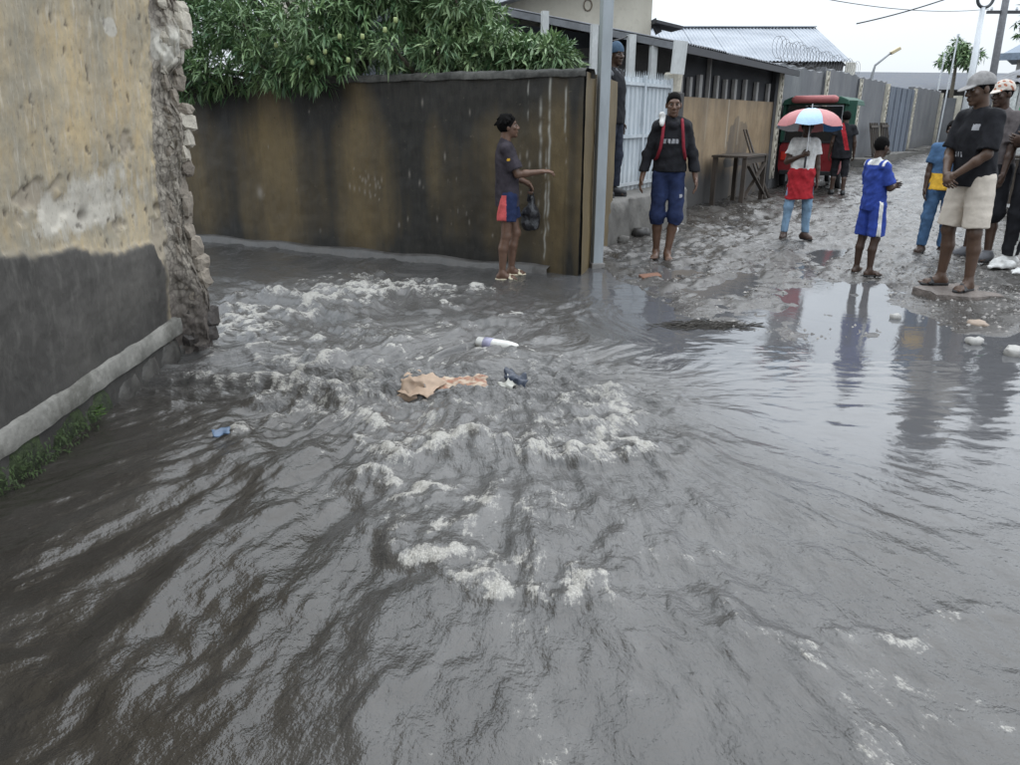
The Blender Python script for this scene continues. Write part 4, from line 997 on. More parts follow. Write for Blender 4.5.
# local: +y forward, rear face at y = 0
def shell(name, prof, y0, y1, mat, n=1, th=.03):
    m = len(prof); v = [(x, y, z) for y in (y0, y1) for x, z in prof]
    MB().add(v, [(i, i + 1, m + i + 1, m + i) for i in range(m - 1)] + [tuple(range(m))[::-1], tuple(range(m, 2 * m))]).build(name, mat, rk, bevel=.015)
shell('rear_body', [(-.62, .30), (-.66, .42), (-.66, .82), (-.60, .90), (.60, .90), (.66, .82), (.66, .42), (.62, .30)], 0, .75, M_red)
shell('bumper', [(-.60, .28), (-.60, .36), (.60, .36), (.60, .28)], -.07, -.004, M_black)
MB().box(-.55, .55, .75, 1.8, .30, .42).build('floor_pan', M_black, rk)
MB().add([(-.45, 1.8, .3), (.45, 1.8, .3), (.2, 2.35, .45), (-.2, 2.35, .45), (-.50, 1.75, 1.0), (.50, 1.75, 1.0), (.25, 2.3, .95), (-.25, 2.3, .95)], [(0, 1, 2, 3), (4, 7, 6, 5), (0, 4, 5, 1), (1, 5, 6, 2), (2, 6, 7, 3), (3, 7, 4, 0)]).build('front_cowl', M_red, rk, bevel=.03)
for s_ in (-1, 1):
    MB().box(s_ * .64 - .03, s_ * .64 + .03, .03, 1.75, .90, 1.62).build('side_curtain', M_green, rk) if s_ < 0 else MB().box(s_ * .64 - .03, s_ * .64 + .03, .03, .7, .90, 1.62).build('side_curtain', M_green, rk)
    MB().bar((s_ * .62, .04, .9), (s_ * .58, .12, 1.68), .045, .045).build('frame_post', M_green, rk)
    MB().bar((s_ * .5, 1.75, 1.0), (s_ * .52, 1.65, 1.66), .04, .04).build('frame_post', M_black, rk)
    w = MB(); w.tube([(-.055, 0, 0), (-.05, 0, 0), (.05, 0, 0), (.055, 0, 0)], [.17, .215, .215, .17], 20)
    wo = w.build('wheel', M_black, rk, True, loc=(s_ * .60, .42, .215)); MB().tube([(-.06, 0, 0), (.06, 0, 0)], .11, 14).build('rim', M_lampwhite, wo)
    MB().box(s_ * .55 - .06, s_ * .55 + .06, -.03, -.002, .55, .72).build('tail_light', plain('tail_lens', (.5, .03, .02), .2, .05) if s_ < 0 else bpy.data.materials['tail_lens'], rk, bevel=.01)
w = MB(); w.tube([(-.05, 0, 0), (-.045, 0, 0), (.045, 0, 0), (.05, 0, 0)], [.17, .21, .21, .17], 20); wo = w.build('wheel', M_black, rk, True, loc=(0, 2.2, .21)); MB().tube([(-.055, 0, 0), (.055, 0, 0)], .11, 14).build('rim', M_lampwhite, wo)
rk.scale = (.95, 1, 1.04)
pr = [(-.70, 1.60), (-.66, 1.70), (-.5, 1.76), (0, 1.79), (.5, 1.76), (.66, 1.70), (.70, 1.60), (.6, 1.62), (-.6, 1.62)]
shell('canopy_roof', pr, -.02, 1.75, M_green)
MB().tube([(-.46, -.06, 1.70), (-.40, -.09, 1.71), (.40, -.09, 1.71), (.46, -.06, 1.70)], [.05, .075, .075, .05], 10, sq=(1, 1)).build('rear_visor', M_pink, rk, True)
MB().box(-.56, .56, -.0, .03, .93, 1.58).build('rear_window', M_glass, rk)
MB().bar((-.6, .0, .915), (.6, .0, .915), .05, .04).build('window_rail', M_black, rk)
MB().box(.67, .84, .02, .06, 1.2, 1.68).build('rain_flap', M_green, rk)

# ------------------------------------------------------------------ people: implicit surfaces turned into continuous meshes
def nv(v): v = np.asarray(v, float); return v / (np.linalg.norm(v) + 1e-12)
class Field:
    def __init__(s): s.p = []; s.sub = []
    def cap(s, a, b, r1, r2=None, k=.03, sy=1.0, cut=None, axis=None):
        a = np.asarray(a, float); b = np.asarray(b, float); r2 = r1 if r2 is None else r2; R_ = max(r1, r2) * max(1, sy) + .03
        def f(P):
            q = P - a; d = b - a
            t_ = np.clip((q @ d) / (d @ d + 1e-12), 0, 1); w = q - t_[..., None] * d
            if sy != 1.0: w = w * np.array([1, 1 / sy, 1])
            r = np.linalg.norm(w, axis=-1) - (r1 + (r2 - r1) * t_)
            if sy < 1.0: r = r * (sy * .5 + .5)
            for c0, cn in (cut or []): r = np.maximum(r, (P - c0) @ cn)
            return r
        s.p.append((f, np.minimum(a, b) - R_, np.maximum(a, b) + R_, k)); return s
    def ell(s, c, rad, k=.03, M=None, cut=None, sub=False):
        c = np.asarray(c, float); rad = np.asarray(rad, float); R_ = rad.max() + .03
        def f(P):
            q = P - c
            if M is not None: q = q @ M
            k0 = np.linalg.norm(q / rad, axis=-1); k1 = np.linalg.norm(q / (rad * rad), axis=-1) + 1e-9
            r = k0 * (k0 - 1) / k1
            for c0, cn in (cut or []): r = np.maximum(r, (P - c0) @ cn)
            return r
        (s.sub if sub else s.p).append((f, c - R_, c + R_, k)); return s
    def mesh(s, h, wr=0.0, wf=(1, 1, 1), cuts=(), seed=0):
        lo = np.min([p[1] for p in s.p], 0) - 2 * h; hi = np.max([p[2] for p in s.p], 0) + 2 * h
        n = np.ceil((hi - lo) / h).astype(int) + 1; F = np.full(n, .08)
        ax = [lo[i] + h * np.arange(n[i]) for i in range(3)]
        def region(l, u):
            i0 = np.maximum(((l - lo) / h).astype(int), 0); i1 = np.minimum(((u - lo) / h).astype(int) + 2, n)
            sl_ = tuple(slice(a, b) for a, b in zip(i0, i1))
            P = np.stack(np.meshgrid(ax[0][sl_[0]], ax[1][sl_[1]], ax[2][sl_[2]], indexing='ij'), -1)
            return sl_, P
        for f, l, u, k in s.p:
            sl_, P = region(l, u); d = f(P); o = F[sl_]
            hh = np.clip(.5 + .5 * (o - d) / k, 0, 1); F[sl_] = o * (1 - hh) + d * hh - k * hh * (1 - hh)
        for f, l, u, k in s.sub:
            sl_, P = region(l, u); d = -f(P); o = F[sl_]
            hh = np.clip(.5 - .5 * (o - d) / k, 0, 1); F[sl_] = o * (1 - hh) + d * hh + k * hh * (1 - hh)
        G = None
        if wr:
            r_ = np.random.RandomState(seed); G = np.stack(np.meshgrid(*ax, indexing='ij'), -1); w = 0
            for i in range(7):
                dv = r_.normal(0, 1, 3) * np.array(wf); fr = r_.uniform(18, 60); ph = r_.uniform(0, 6.28)
                w = w + np.abs(np.sin(G @ nv(dv) * fr * .6 + ph + 1.5 * np.sin(G @ r_.normal(0, 9, 3)))) * (30 / fr) * 1.6
            F = F + wr * (w - 6.4) * .85
        for c0, cn in cuts:
            if G is None: G = np.stack(np.meshgrid(*ax, indexing='ij'), -1)
            F = np.maximum(F, (G - np.asarray(c0, float)) @ np.asarray(cn, float))
        return surface_nets(F, lo, h)
def surface_nets(F, lo, h):
    S = F < 0; nx, ny, nz = F.shape
    cnt = np.zeros((nx - 1, ny - 1, nz - 1), np.int8)
    offs = [(i, j, k) for i in (0, 1) for j in (0, 1) for k in (0, 1)]
    for i, j, k in offs: cnt += S[i:nx - 1 + i, j:ny - 1 + j, k:nz - 1 + k]
    act = (cnt > 0) & (cnt < 8); idx = np.full(act.shape, -1, np.int64); cells = np.argwhere(act); idx[act] = np.arange(len(cells))
    pos = np.zeros((len(cells), 3)); c = np.zeros(len(cells))
    for a in offs:
        for d in range(3):
            if a[d]: continue
            b = list(a); b[d] = 1
            fa = F[cells[:, 0] + a[0], cells[:, 1] + a[1], cells[:, 2] + a[2]]; fb = F[cells[:, 0] + b[0], cells[:, 1] + b[1], cells[:, 2] + b[2]]
            m = (fa < 0) != (fb < 0); t_ = fa[m] / (fa[m] - fb[m]); q = np.tile(np.array(a, float), (m.sum(), 1)); q[:, d] += t_
            pos[m] += q; c[m] += 1
    V = lo + h * (cells + pos / c[:, None]); quads = []
    for d in range(3):
        A0 = [slice(None)] * 3; A1 = [slice(None)] * 3; A0[d] = slice(0, -1); A1[d] = slice(1, None)
        s0, s1 = S[tuple(A0)], S[tuple(A1)]; e = np.argwhere(s0 != s1); u, w = (d + 1) % 3, (d + 2) % 3
        ok = (e[:, u] > 0) & (e[:, w] > 0) & (e[:, u] < F.shape[u] - 1) & (e[:, w] < F.shape[w] - 1); e = e[ok]
        def cell(du, dw): q = e.copy(); q[:, u] += du; q[:, w] += dw; return idx[q[:, 0], q[:, 1], q[:, 2]]
        Q = np.stack([cell(-1, -1), cell(0, -1), cell(0, 0), cell(-1, 0)], -1)
        fl = ~s0[e[:, 0], e[:, 1], e[:, 2]]; Q[fl] = Q[fl][:, ::-1]; quads.append(Q)
    return V, np.concatenate(quads)

_skins = {}
def skin(col):
    if col not in _skins:
        t = NT('skin'); n = t.noise(18, 4, .6)
        c = t.mix(t.rng(n, .3, .7), tuple(x * .8 for x in col), tuple(x * 1.15 for x in col))
        _skins[col] = t.done(c, .42, t.bump(t.noise(160, 2, .5), .12, .002), spec=.45)
    return _skins[col]
M_hair = plain('black_hair', (.006, .0055, .0055), .95, .3, 40, .8, 160, .006, spec=.1)
M_eye = plain('eye_white', (.15, .13, .115), .25, .05); M_iris = plain('iris', (.02, .012, .008), .2, .1)
M_sole = plain('dark_sole', (.02, .02, .021), .6, .2)
UPV = np.array([0, 0, 1.0])

class Person:
    """faces -y when rz = 0; left side is +x"""
    def __init__(s, label, x, y, z, rz, H, skincol, arms, legs, feet=(0, 0), lean=0.0, yaw=0, pitch=0, w=1.0, hands=None, vox=.0095):
        s.s = H / 1.75; s.vox = vox; s.root = empty('person', (x, y, z), R(rz), label, 'person', None)
        s.skin = skin(skincol)
        cl_, sl_ = math.cos(lean), math.sin(lean)
        def T(p): x_, y_, z_ = p; z_ -= .93; return np.array([x_, y_ * cl_ - z_ * sl_, .93 + y_ * sl_ + z_ * cl_])
        s.T = T
        hips = [np.array([sg * .088, 0, .91]) for sg in (1, -1)]
        s.sh = [T((sg * .168 * w, .012, 1.405)) for sg in (1, -1)]
        s.el = [s.sh[i] + .285 * nv(arms[i][0]) for i in (0, 1)]; s.wr = [s.el[i] + .25 * nv(arms[i][1]) for i in (0, 1)]
        s.hp = hips; s.kn = [hips[i] + .425 * nv(legs[i][0]) for i in (0, 1)]; s.an = [s.kn[i] + .41 * nv(legs[i][1]) for i in (0, 1)]
        dz = .078 - min(a[2] for a in s.an)
        sh_ = np.array([0, 0, dz]); s.dz = dz
        for L_ in (s.sh, s.el, s.wr, s.hp, s.kn, s.an):
            for i in (0, 1): L_[i] = L_[i] + sh_
        t_ = lambda p: T(p) + sh_
        s.t = t_
        s.w = w
        s.hc = t_((0, -.02, 1.625)); yw, pt = R(yaw), R(pitch)
        Ry = np.array([[math.cos(yw), -math.sin(yw), 0], [math.sin(yw), math.cos(yw), 0], [0, 0, 1]]); Rx = np.array([[1, 0, 0], [0, math.cos(pt), -math.sin(pt)], [0, math.sin(pt), math.cos(pt)]])
        s.HM = Ry @ Rx
        s.fd = []
        for i in (0, 1):
            a = R(feet[i]); s.fd.append(np.array([math.sin(a), -math.cos(a), 0]))
        s.hands = hands or [{}, {}]; s.arms = arms; s.parts()
    def h(s, p): return s.hc + s.HM @ np.asarray(p, float)
    def torso(s, F, g=0.0, w=None):
        w = s.w; t_ = s.t
        F.ell(t_((0, .008, .945)), (.158 * w + g, .112 * w + g, .125 + g)); F.ell(t_((0, 0, 1.09)), (.14 * w + g, .102 * w + g, .15 + g)); F.ell(t_((0, .008, 1.27)), (.162 * w + g, .118 * w + g, .19 + g))
        F.cap(t_((-.15 * w, .014, 1.405)), t_((.15 * w, .014, 1.405)), .058 + g); F.cap(t_((0, .018, 1.38)), t_((0, .02, 1.47)), .085 + g * .6, .055 + g * .5)
    def parts(s):
        F = Field(); s.torso(F); VV = []; QQ = []
        def put(m):
            V, Q = m; QQ.append(Q + sum(len(v) for v in VV)); VV.append(V)
        for i in (0, 1):
            F.cap(s.sh[i], s.el[i], .052 * s.w, .039, .025); m = s.el[i] * .65 + s.wr[i] * .35; F.cap(s.el[i], m, .040, .038, .02); F.cap(m, s.wr[i], .038, .027, .02)
            F.cap(s.hp[i], s.kn[i], .088 * s.w, .054, .03); c = s.kn[i] * .66 + s.an[i] * .34 - s.fd[i] * .016
            F.cap(s.kn[i], c, .052, .053, .02); F.cap(c, s.an[i], .053, .034, .02); F.ell(s.kn[i] + s.fd[i] * .018, (.042, .042, .05), .02)
        put(F.mesh(s.vox))
        # head and neck
        F = Field(); h = s.h; M = s.HM
        F.cap(s.t((0, .02, 1.42)), s.t((0, .005, 1.57)), .060, .054, .02)
        F.ell(h((0, .012, .032)), (.074, .095, .093), .02, M); F.ell(h((0, -.022, -.035)), (.058, .068, .082), .02, M); F.ell(h((0, -.066, -.098)), (.024, .02, .02), .02, M)
        F.cap(h((0, -.09, .012)), h((0, -.106, -.026)), .009, .015, .012); F.ell(h((.014, -.096, -.032)), (.010, .012, .009), .008, M); F.ell(h((-.014, -.096, -.032)), (.010, .012, .009), .008, M)
        F.cap(h((-.036, -.074, .034)), h((.036, -.074, .034)), .014, .014, .015); F.ell(h((.042, -.062, -.018)), (.022, .02, .02), .015, M); F.ell(h((-.042, -.062, -.018)), (.022, .02, .02), .015, M)
        F.ell(h((0, -.088, -.056)), (.025, .013, .008), .006, M); F.ell(h((0, -.086, -.070)), (.022, .013, .008), .006, M)
        for sg in (1, -1): F.ell(h((sg * .074, .01, -.005)), (.012, .02, .032), .008, M); F.ell(h((sg * .031, -.094, .012)), (.017, .012, .012), .01, M, sub=True)
        put(F.mesh(.0055))
        # hands with five fingers
        for i in (0, 1):
            o = s.hands[i]; sg = 1 if i == 0 else -1; wr = s.wr[i]; fa = nv(s.arms[i][1]); d = nv(o.get('dir', fa)); n = np.array(o.get('palm', (-sg, 0, 0)), float); n = nv(n - d * (n @ d))
            th = np.array(o.get('thumb', (0, -1, 0)), float); lat = nv(np.cross(n, d)); lat = lat if lat @ th > 0 else -lat
            F = Field(); Mh = np.stack([lat, d, n], 1); F.cap(wr - fa * .05, wr + d * .02, .029, .026, .015); F.ell(wr + d * .052, (.042, .055, .019), .015, Mh)
            cu = o.get('curl', .35)
            for q, (of, ln) in enumerate(((.031, .072), (.0105, .082), (-.0105, .077), (-.031, .06))):
                b = wr + d * (.094 - .006 * abs(q - 1.2)) + lat * of; sp = lat * of * 1.2; a1, a2 = cu, cu * 2.3
                d1 = nv(d * math.cos(a1) + n * math.sin(a1) + sp); d2 = nv(d * math.cos(a2) + n * math.sin(a2) + sp * .6)
                m = b + d1 * ln * .52; F.cap(b - d * .012, m, .0095, .0088, .004); F.cap(m, m + d2 * ln * .5, .0088, .0072, .004)
            b = wr + d * .025 + lat * .030; d1 = nv(d * .75 + lat * .65 + n * .25); m = b + d1 * .04; F.cap(b, m, .014, .011, .008); F.cap(m, m + nv(d + lat * .2 + n * .3) * .033, .0105, .0085, .004)
            put(F.mesh(.0042))
        # feet with toes
        for i in (0, 1):
            a = s.an[i]; f = s.fd[i]; l = np.cross(f, UPV); F = Field(); g = a[2] - .078
            hl = a - f * .035; hl[2] = g + .032; ba = a + f * .115; ba[2] = g + .024
            F.cap(a + UPV * .04, a, .036, .037, .02); F.cap(a, hl, .037, .033, .02); F.cap(hl, ba, .033, .026, .02); F.cap(a - UPV * .02, ba, .034, .024, .025); F.cap(ba + l * .022, ba - l * .024, .023, .02, .015)
            sd = 1 if i == 0 else -1
            for q in range(5):
                b = ba + l * (sd * (-.030 + .0155 * q)) * -1 * -1; F.cap(b, b + f * (.048 - .006 * q) - UPV * .008, .0125 - .001 * q, .0105 - .001 * q, .006)
            put(F.mesh(.006))
        s.body = s.out('body', (np.concatenate(VV), np.concatenate(QQ)), s.skin)
        for sg in (1, -1):
            for nm, r, mt, dy in (('eye', .0115, M_eye, 0), ):
                me = stone_mesh('eye', r * s.s, r * s.s, r * s.s * .8, 1, mt, 0); e = link_mesh('eye', me, s.root, tuple(s.h((sg * .031, -.0745, .010)) * s.s))
                link_mesh('iris', stone_mesh('iris', .0075 * s.s, .0075 * s.s, .0075 * s.s, 1, M_iris, 0), e, tuple(s.HM @ np.array([0, -.0085, 0]) * s.s))
    def out(s, name, m, mats, sel=None, parent=None):
        V, Q = m; o = np_mesh(name, V * s.s, Q, mats, parent or s.root)
        if sel is not None:
            cen = V[Q].mean(1); mi = np.asarray(sel(cen), dtype=np.int32); o.data.polygons.foreach_set('material_index', mi); o.data.update()
        return o
    # ---- clothing
    def top(s, name, mats, sleeve=.62, hem=.88, g=.02, loose=.012, sel=None, hood=False, seed=1, cuff=False, wr=.0035):
        F = Field(); s.torso(F, g * .75)
        F.cap(s.t((0, .005, 1.25)), s.t((0, .005, hem - .02)), .145 * s.w + g * .8 + loose * .5, .150 * s.w + g * .8 + loose, .04, sy=.76)
        for i in (0, 1):
            if sleeve <= 1.0:
                e = s.sh[i] + (s.el[i] - s.sh[i]) * sleeve; d = nv(s.el[i] - s.sh[i]); F.cap(s.sh[i], e + d * .02, .062 * s.w + loose * .15, .060 + loose * .8, .02, cut=[(e, d)])
            else:
                m = (s.sh[i] + s.el[i]) / 2; F.cap(s.sh[i], s.el[i], .063 * s.w, .054, .02); e = s.el[i] + (s.wr[i] - s.el[i]) * (sleeve - 1); d = nv(s.wr[i] - s.el[i]); F.cap(s.el[i], e + d * .02, .058, .050, .025, cut=[(e, d)])
        if hood: F.cap(s.t((-.06, .085, 1.47)), s.t((.06, .085, 1.47)), .055, .055, .03); F.cap(s.t((-.085, .02, 1.475)), s.t((0, -.085, 1.42)), .035, .03, .03); F.cap(s.t((.085, .02, 1.475)), s.t((0, -.085, 1.42)), .035, .03, .03)
        c = s.t((0, 0, hem)); F.ell(s.t((0, -.01, 1.53)), (.062, .066, .062), .01, sub=True) if not hood else None
        return s.out(name, F.mesh(s.vox * .95, wr, (1, 1, .6), [(c, (0, 0, -1))], seed), mats, sel)
    def legs_wear(s, name, mats, frac=.8, g=.018, r1=.10, r2=.085, sel=None, seed=2, waist=.985, wr=.003):
        """frac <= 1 ends on the thigh, up to 2 ends at the ankle"""
        F = Field(); t_ = s.t; w = s.w
        F.ell(t_((0, .01, .955)), (.158 * w + g * .6, .116 * w + g * .6, .13 + g)); cuts = []
        for i in (0, 1):
            if frac <= 1:
                e = s.hp[i] + (s.kn[i] - s.hp[i]) * frac; d = nv(s.kn[i] - s.hp[i]); F.cap(s.hp[i], e + d * .03, r1 * w, r2, .03, cut=[(e, d)])
            else:
                F.cap(s.hp[i], s.kn[i], r1 * w, r2, .03); e = s.kn[i] + (s.an[i] - s.kn[i]) * (frac - 1); d = nv(s.an[i] - s.kn[i]); F.cap(s.kn[i], e + d * .03, r2, r2 * .80, .03, cut=[(e, d)])
        return s.out(name, F.mesh(s.vox * .95, wr, (1, 1, .5), [(t_((0, 0, waist)), (0, 0, 1))], seed), mats, sel)
    def shoes(s, mat, name='shoe', kind='shoe', sole=M_sole):
        for i in (0, 1):
            a = s.an[i]; f = s.fd[i]; l = np.cross(f, UPV); g = a[2] - .078; F = Field()
            hl = a - f * .045; hl[2] = g + .0; tp = a + f * .165; tp[2] = g + .0
            M = np.stack([l, f, UPV], 1)
            S_ = Field(); S_.cap(hl + UPV * .012, a + f * .06 + UPV * (.012 - a[2] + g), .037, .034, .02); S_.cap(a + f * .06 + UPV * (.012 - a[2] + g), tp - f * .035 + UPV * .012, .034, .042, .02)
            so = s.out('sole', S_.mesh(.006, cuts=[((0, 0, g + .016), (0, 0, 1)), ((0, 0, g - .008), (0, 0, -1))]), sole, parent=None)
            so.name = name + '_sole' if False else 'sole'
            if kind == 'shoe':
                F.cap(a + UPV * .012, hl + UPV * .045, .044, .043, .03); F.cap(hl + UPV * .042, tp - f * .035 + UPV * .034, .042, .040, .03); F.cap(a + UPV * .0, a + f * .09 - UPV * .035, .043, .036, .03)
                m = F.mesh(.0065, cuts=[((0, 0, g + .012), (0, 0, -1)), (a + UPV * .03, UPV)])
            else:
                b = a + f * .085; b[2] = g + .03; F.cap(b - l * .046 - UPV * .012, b + UPV * .022, .014, .016, .01); F.cap(b + UPV * .022, b + l * .046 - UPV * .012, .016, .014, .01); b2 = b + f * .025 - UPV * .004
                F.cap(b2 - l * .045 - UPV * .012, b2 + UPV * .016, .012, .014, .01); F.cap(b2 + UPV * .016, b2 + l * .045 - UPV * .012, .014, .012, .01)
                m = F.mesh(.006)
            o = s.out(name, m, mat); so.parent = o
    def hair(s, mat=M_hair, g=.012, style='short', beard=False):
        F = Field(); M = s.HM; cut = [(s.h((0, -.050, .035)), s.HM @ nv((0, -.70, -.70)))]
        F.ell(s.h((0, .014, .036)), (.074 + g, .095 + g, .093 + g), .01, M, cut=cut)
        if style == 'dreads':
            r_ = random.Random(4)
            for i in range(26):
                a = r_.uniform(0, 6.28); e = r_.uniform(.15, 1.2); d = np.array([math.cos(a) * math.cos(e), math.sin(a) * math.cos(e), math.sin(e)])
                if d[1] < -.55 and d[2] < .6: continue
                b = np.array([0, .014, .036]) + d * np.array([.08, .1, .1]); F.cap(s.h(b), s.h(b + d * .03 + np.array([0, 0, -.03])), .013, .009, .006)
        if beard: F.ell(s.h((0, -.040, -.085)), (.0565, .0655, .040), .01, M, cut=[(s.h((0, 0, -.062)), s.HM @ nv((0, .25, 1)))])
        return s.out('hair', F.mesh(.0055, .0022, seed=9), mat)
    def cap_hat(s, mats, sel=None, brim=True, beanie=False):
        F = Field(); M = s.HM; z0 = .035 if not beanie else .02
        F.ell(s.h((0, .014, .040)), (.089, .110, .098 if not beanie else .115), .01, M, cut=[(s.h((0, 0, z0)), s.HM @ nv((0, -.12, -1)))])
        if brim:
            F.ell(s.h((0, -.105, .030)), (.066, .070, .009), .010, M @ np.array([[1, 0, 0], [0, .97, -.24], [0, .24, .97]]))
        return s.out('cap' if not beanie else 'beanie', F.mesh(.0055, .0012, seed=3), mats, (lambda c: sel(((c - s.hc) @ s.HM))) if sel else None)
HANG = lambda sg, out=.12, fwd=.0: ((sg * out, -fwd, -1), (sg * out * .5, -fwd - .18, -1))
STRAIGHT = (((.03, 0, -1), (.01, .03, -1)), ((-.03, 0, -1), (-.01, .03, -1)))
SK1, SK2, SK3 = (.060, .033, .022), (.085, .048, .031), (.135, .075, .050)
M_dkpurple = cloth('dark_plum_tee', (.040, .034, .042)); M_navy = cloth('navy_cloth', (.018, .028, .075)); M_redpanel = cloth('coral_red_panel', (.55, .10, .10))
M_blackcl = cloth('black_cloth', (.013, .013, .016)); M_greytee = cloth('grey_tee', (.12, .125, .135)); M_white = cloth('white_cloth', (.66, .65, .63)); M_redsk = cloth('red_wrap', (.36, .020, .028))
M_jean = cloth('light_denim', (.19, .29, .40)); M_jean2 = cloth('blue_denim', (.06, .12, .22)); M_blue = cloth('royal_blue_kit', (.030, .060, .29)); M_maroon = cloth('maroon_cloth', (.20, .012, .025))
M_beige = cloth('beige_shorts', (.54, .48, .41), var=.08); M_yellow = cloth('yellow_cloth', (.72, .42, .05)); M_greyp = cloth('grey_mottled_tee', (.115, .10, .10)); M_logo = cloth('grey_print', (.34, .34, .36))
M_shoe = plain('brown_leather', (.06, .035, .025), .5); M_blkshoe = plain('black_sandal', (.012, .012, .014), .5); M_cream_sl = plain('cream_slipper', (.62, .55, .40), .6); M_gshoe = plain('grey_shoe', (.10, .10, .11), .6); M_wshoe = plain('white_shoe', (.70, .69, .67), .55, .1)

# 1 by the wall with the black bag, in profile looking right
p = Person('person in dark tee and red panelled shorts reaching along the brown wall', -.02, 7.18, 0.0, 92, 1.47, SK3,
           [((.10, -.10, -1), (.1, -.75, -.30)), ((-.05, -.42, -.9), (.02, -.98, .10))], [((.03, -.22, -1), (.02, .12, -1)), ((-.02, .06, -1), (-.01, .10, -1))], (5, -5), lean=-.02, yaw=4, pitch=-8, w=.84,
           hands=[dict(dir=(.05, -.5, -.85), curl=1.0, palm=(-.3, .6, -.5), thumb=(-1, -.3, 0)), dict(curl=.5, palm=(.2, 0, -1), thumb=(1, 0, .3))])
p.top('tee', [M_dkpurple, M_yellow], .8, .80, loose=.03, sel=lambda c: ((np.hypot(c[:, 1] - .0, c[:, 2] - 1.30) < .018) & (c[:, 0] < -.1)), seed=4)
p.legs_wear('shorts', [M_navy, M_redpanel], .62, r1=.115, r2=.105, sel=lambda c: ((c[:, 1] > .02) & (c[:, 2] < .93) & (c[:, 0] < .12)), seed=5)
p.shoes(M_cream_sl, 'slipper', 'sandal', M_cream_sl); p.hair(style='dreads'); P_bag = p
# 2 on the raised landing behind the pole
p = Person('person in blue beanie and dark vest standing on the landing behind the pole', 1.22, 9.60, .535, 60, 1.72, SK1,
           [HANG(1, .1), HANG(-1, .1)], [((.04, -.05, -1), (.02, .03, -1)), ((-.03, .05, -1), (-.02, .06, -1))], (15, -10), yaw=-25, w=1.0, vox=.011)
p.top('shirt', M_greytee, 1.8, .90, seed=6)
p.top('vest', M_blackcl, .12, .86, g=.034, loose=.02, seed=7).scale = (1, 1, 1)
p.legs_wear('jeans', cloth('dark_jeans', (.022, .026, .040)), 1.9, r1=.105, r2=.085, seed=8); p.shoes(M_blkshoe); p.cap_hat(cloth('blue_beanie', (.05, .085, .13)), brim=False, beanie=True)
# 3 walking towards the viewer in black hoodie
p = Person('person in black hoodie and navy cropped trousers walking barefoot past the gate', 1.65, 8.16, foot_z(1.65, 8.16), -6, 1.68, SK3,
           [((.30, .0, -1), (.18, -.22, -1)), ((-.30, .05, -1), (-.22, -.18, -1))], [((.0, -.12, -1), (-.13, .06, -1)), ((-.02, -.02, -1), (.04, .22, -1))], (4, -12), yaw=0, pitch=4, w=.90)
p.top('hoodie', [M_blackcl, M_logo], 1.92, .95, g=.024, loose=.022, hood=True, seed=9, wr=.005, sel=lambda c: ((c[:, 1] < -.08) & (np.abs(c[:, 2] - 1.265) < .022) & (np.abs(c[:, 0] + .02) < .085) & (np.sin(c[:, 0] * 150) > -.55)))
p.legs_wear('cropped_trousers', [M_navy, M_logo], 1.20, r1=.098, r2=.080, seed=10, wr=.004, sel=lambda c: ((c[:, 0] > .05) & (np.hypot(c[:, 0] - .13, c[:, 2] - .70) < .02)))
p.hair(g=.003); P_hood = p
# 4 girl under umbrella
p = Person('girl in white tee and red wrap over pale jeans holding a striped umbrella', 3.47, 9.35, foot_z(3.47, 9.35), -8, 1.40, SK1,
           [HANG(1, .16), ((-.25, .05, -1), (.62, -.62, .35))], [((.10, -.02, -1), (.03, .02, -1)), ((-.12, -.02, -1), (-.05, .04, -1))], (25, -20), yaw=0, w=.95,
           hands=[{}, dict(dir=(.6, -.5, .35), curl=1.15, palm=(.4, .6, .0), thumb=(0, 0, 1))])
p.top('tee', M_white, .62, 1.02, loose=.012, seed=11)
F = Field(); F.ell(p.t((0, .01, .96)), (.192, .155, .16)); F.cap(p.t((0, .0, .95)), p.t((0, -.005, .62)), .178, .205, .04, sy=.74)
p.out('wrap_skirt', F.mesh(.0105, .005, (1, 1, .3), [(p.t((0, 0, 1.05)), (0, 0, 1)), (p.t((0, 0, .60)), nv((.06, 0, -1)))], 12), M_redsk)
p.legs_wear('jeans', M_jean, 1.93, r1=.098, r2=.068, seed=13); p.shoes(M_shoe); p.hair(g=.016); P_girl = p
# 5 behind, by the rickshaw
p = Person('person in black dress with a red strap walking beside the rickshaw', 6.42, 15.35, foot_z(6.42, 15.35), 165, 1.55, SK1,
           [HANG(1, .2), HANG(-1, .22)], [((.03, -.15, -1), (.02, .1, -1)), ((-.03, .12, -1), (-.02, .2, -1))], (5, -5), w=.98, vox=.013)
p.top('dress', [M_blackcl, M_redsk], .5, .78, g=.028, loose=.04, seed=14, sel=lambda c: (np.abs(c[:, 0] - .30 * (c[:, 2] - 1.15) + .02) < .045) & (c[:, 2] > .95)); p.legs_wear('leggings', M_blackcl, 1.25, r1=.1, r2=.075, seed=15); p.shoes(M_blkshoe); p.hair(g=.014)
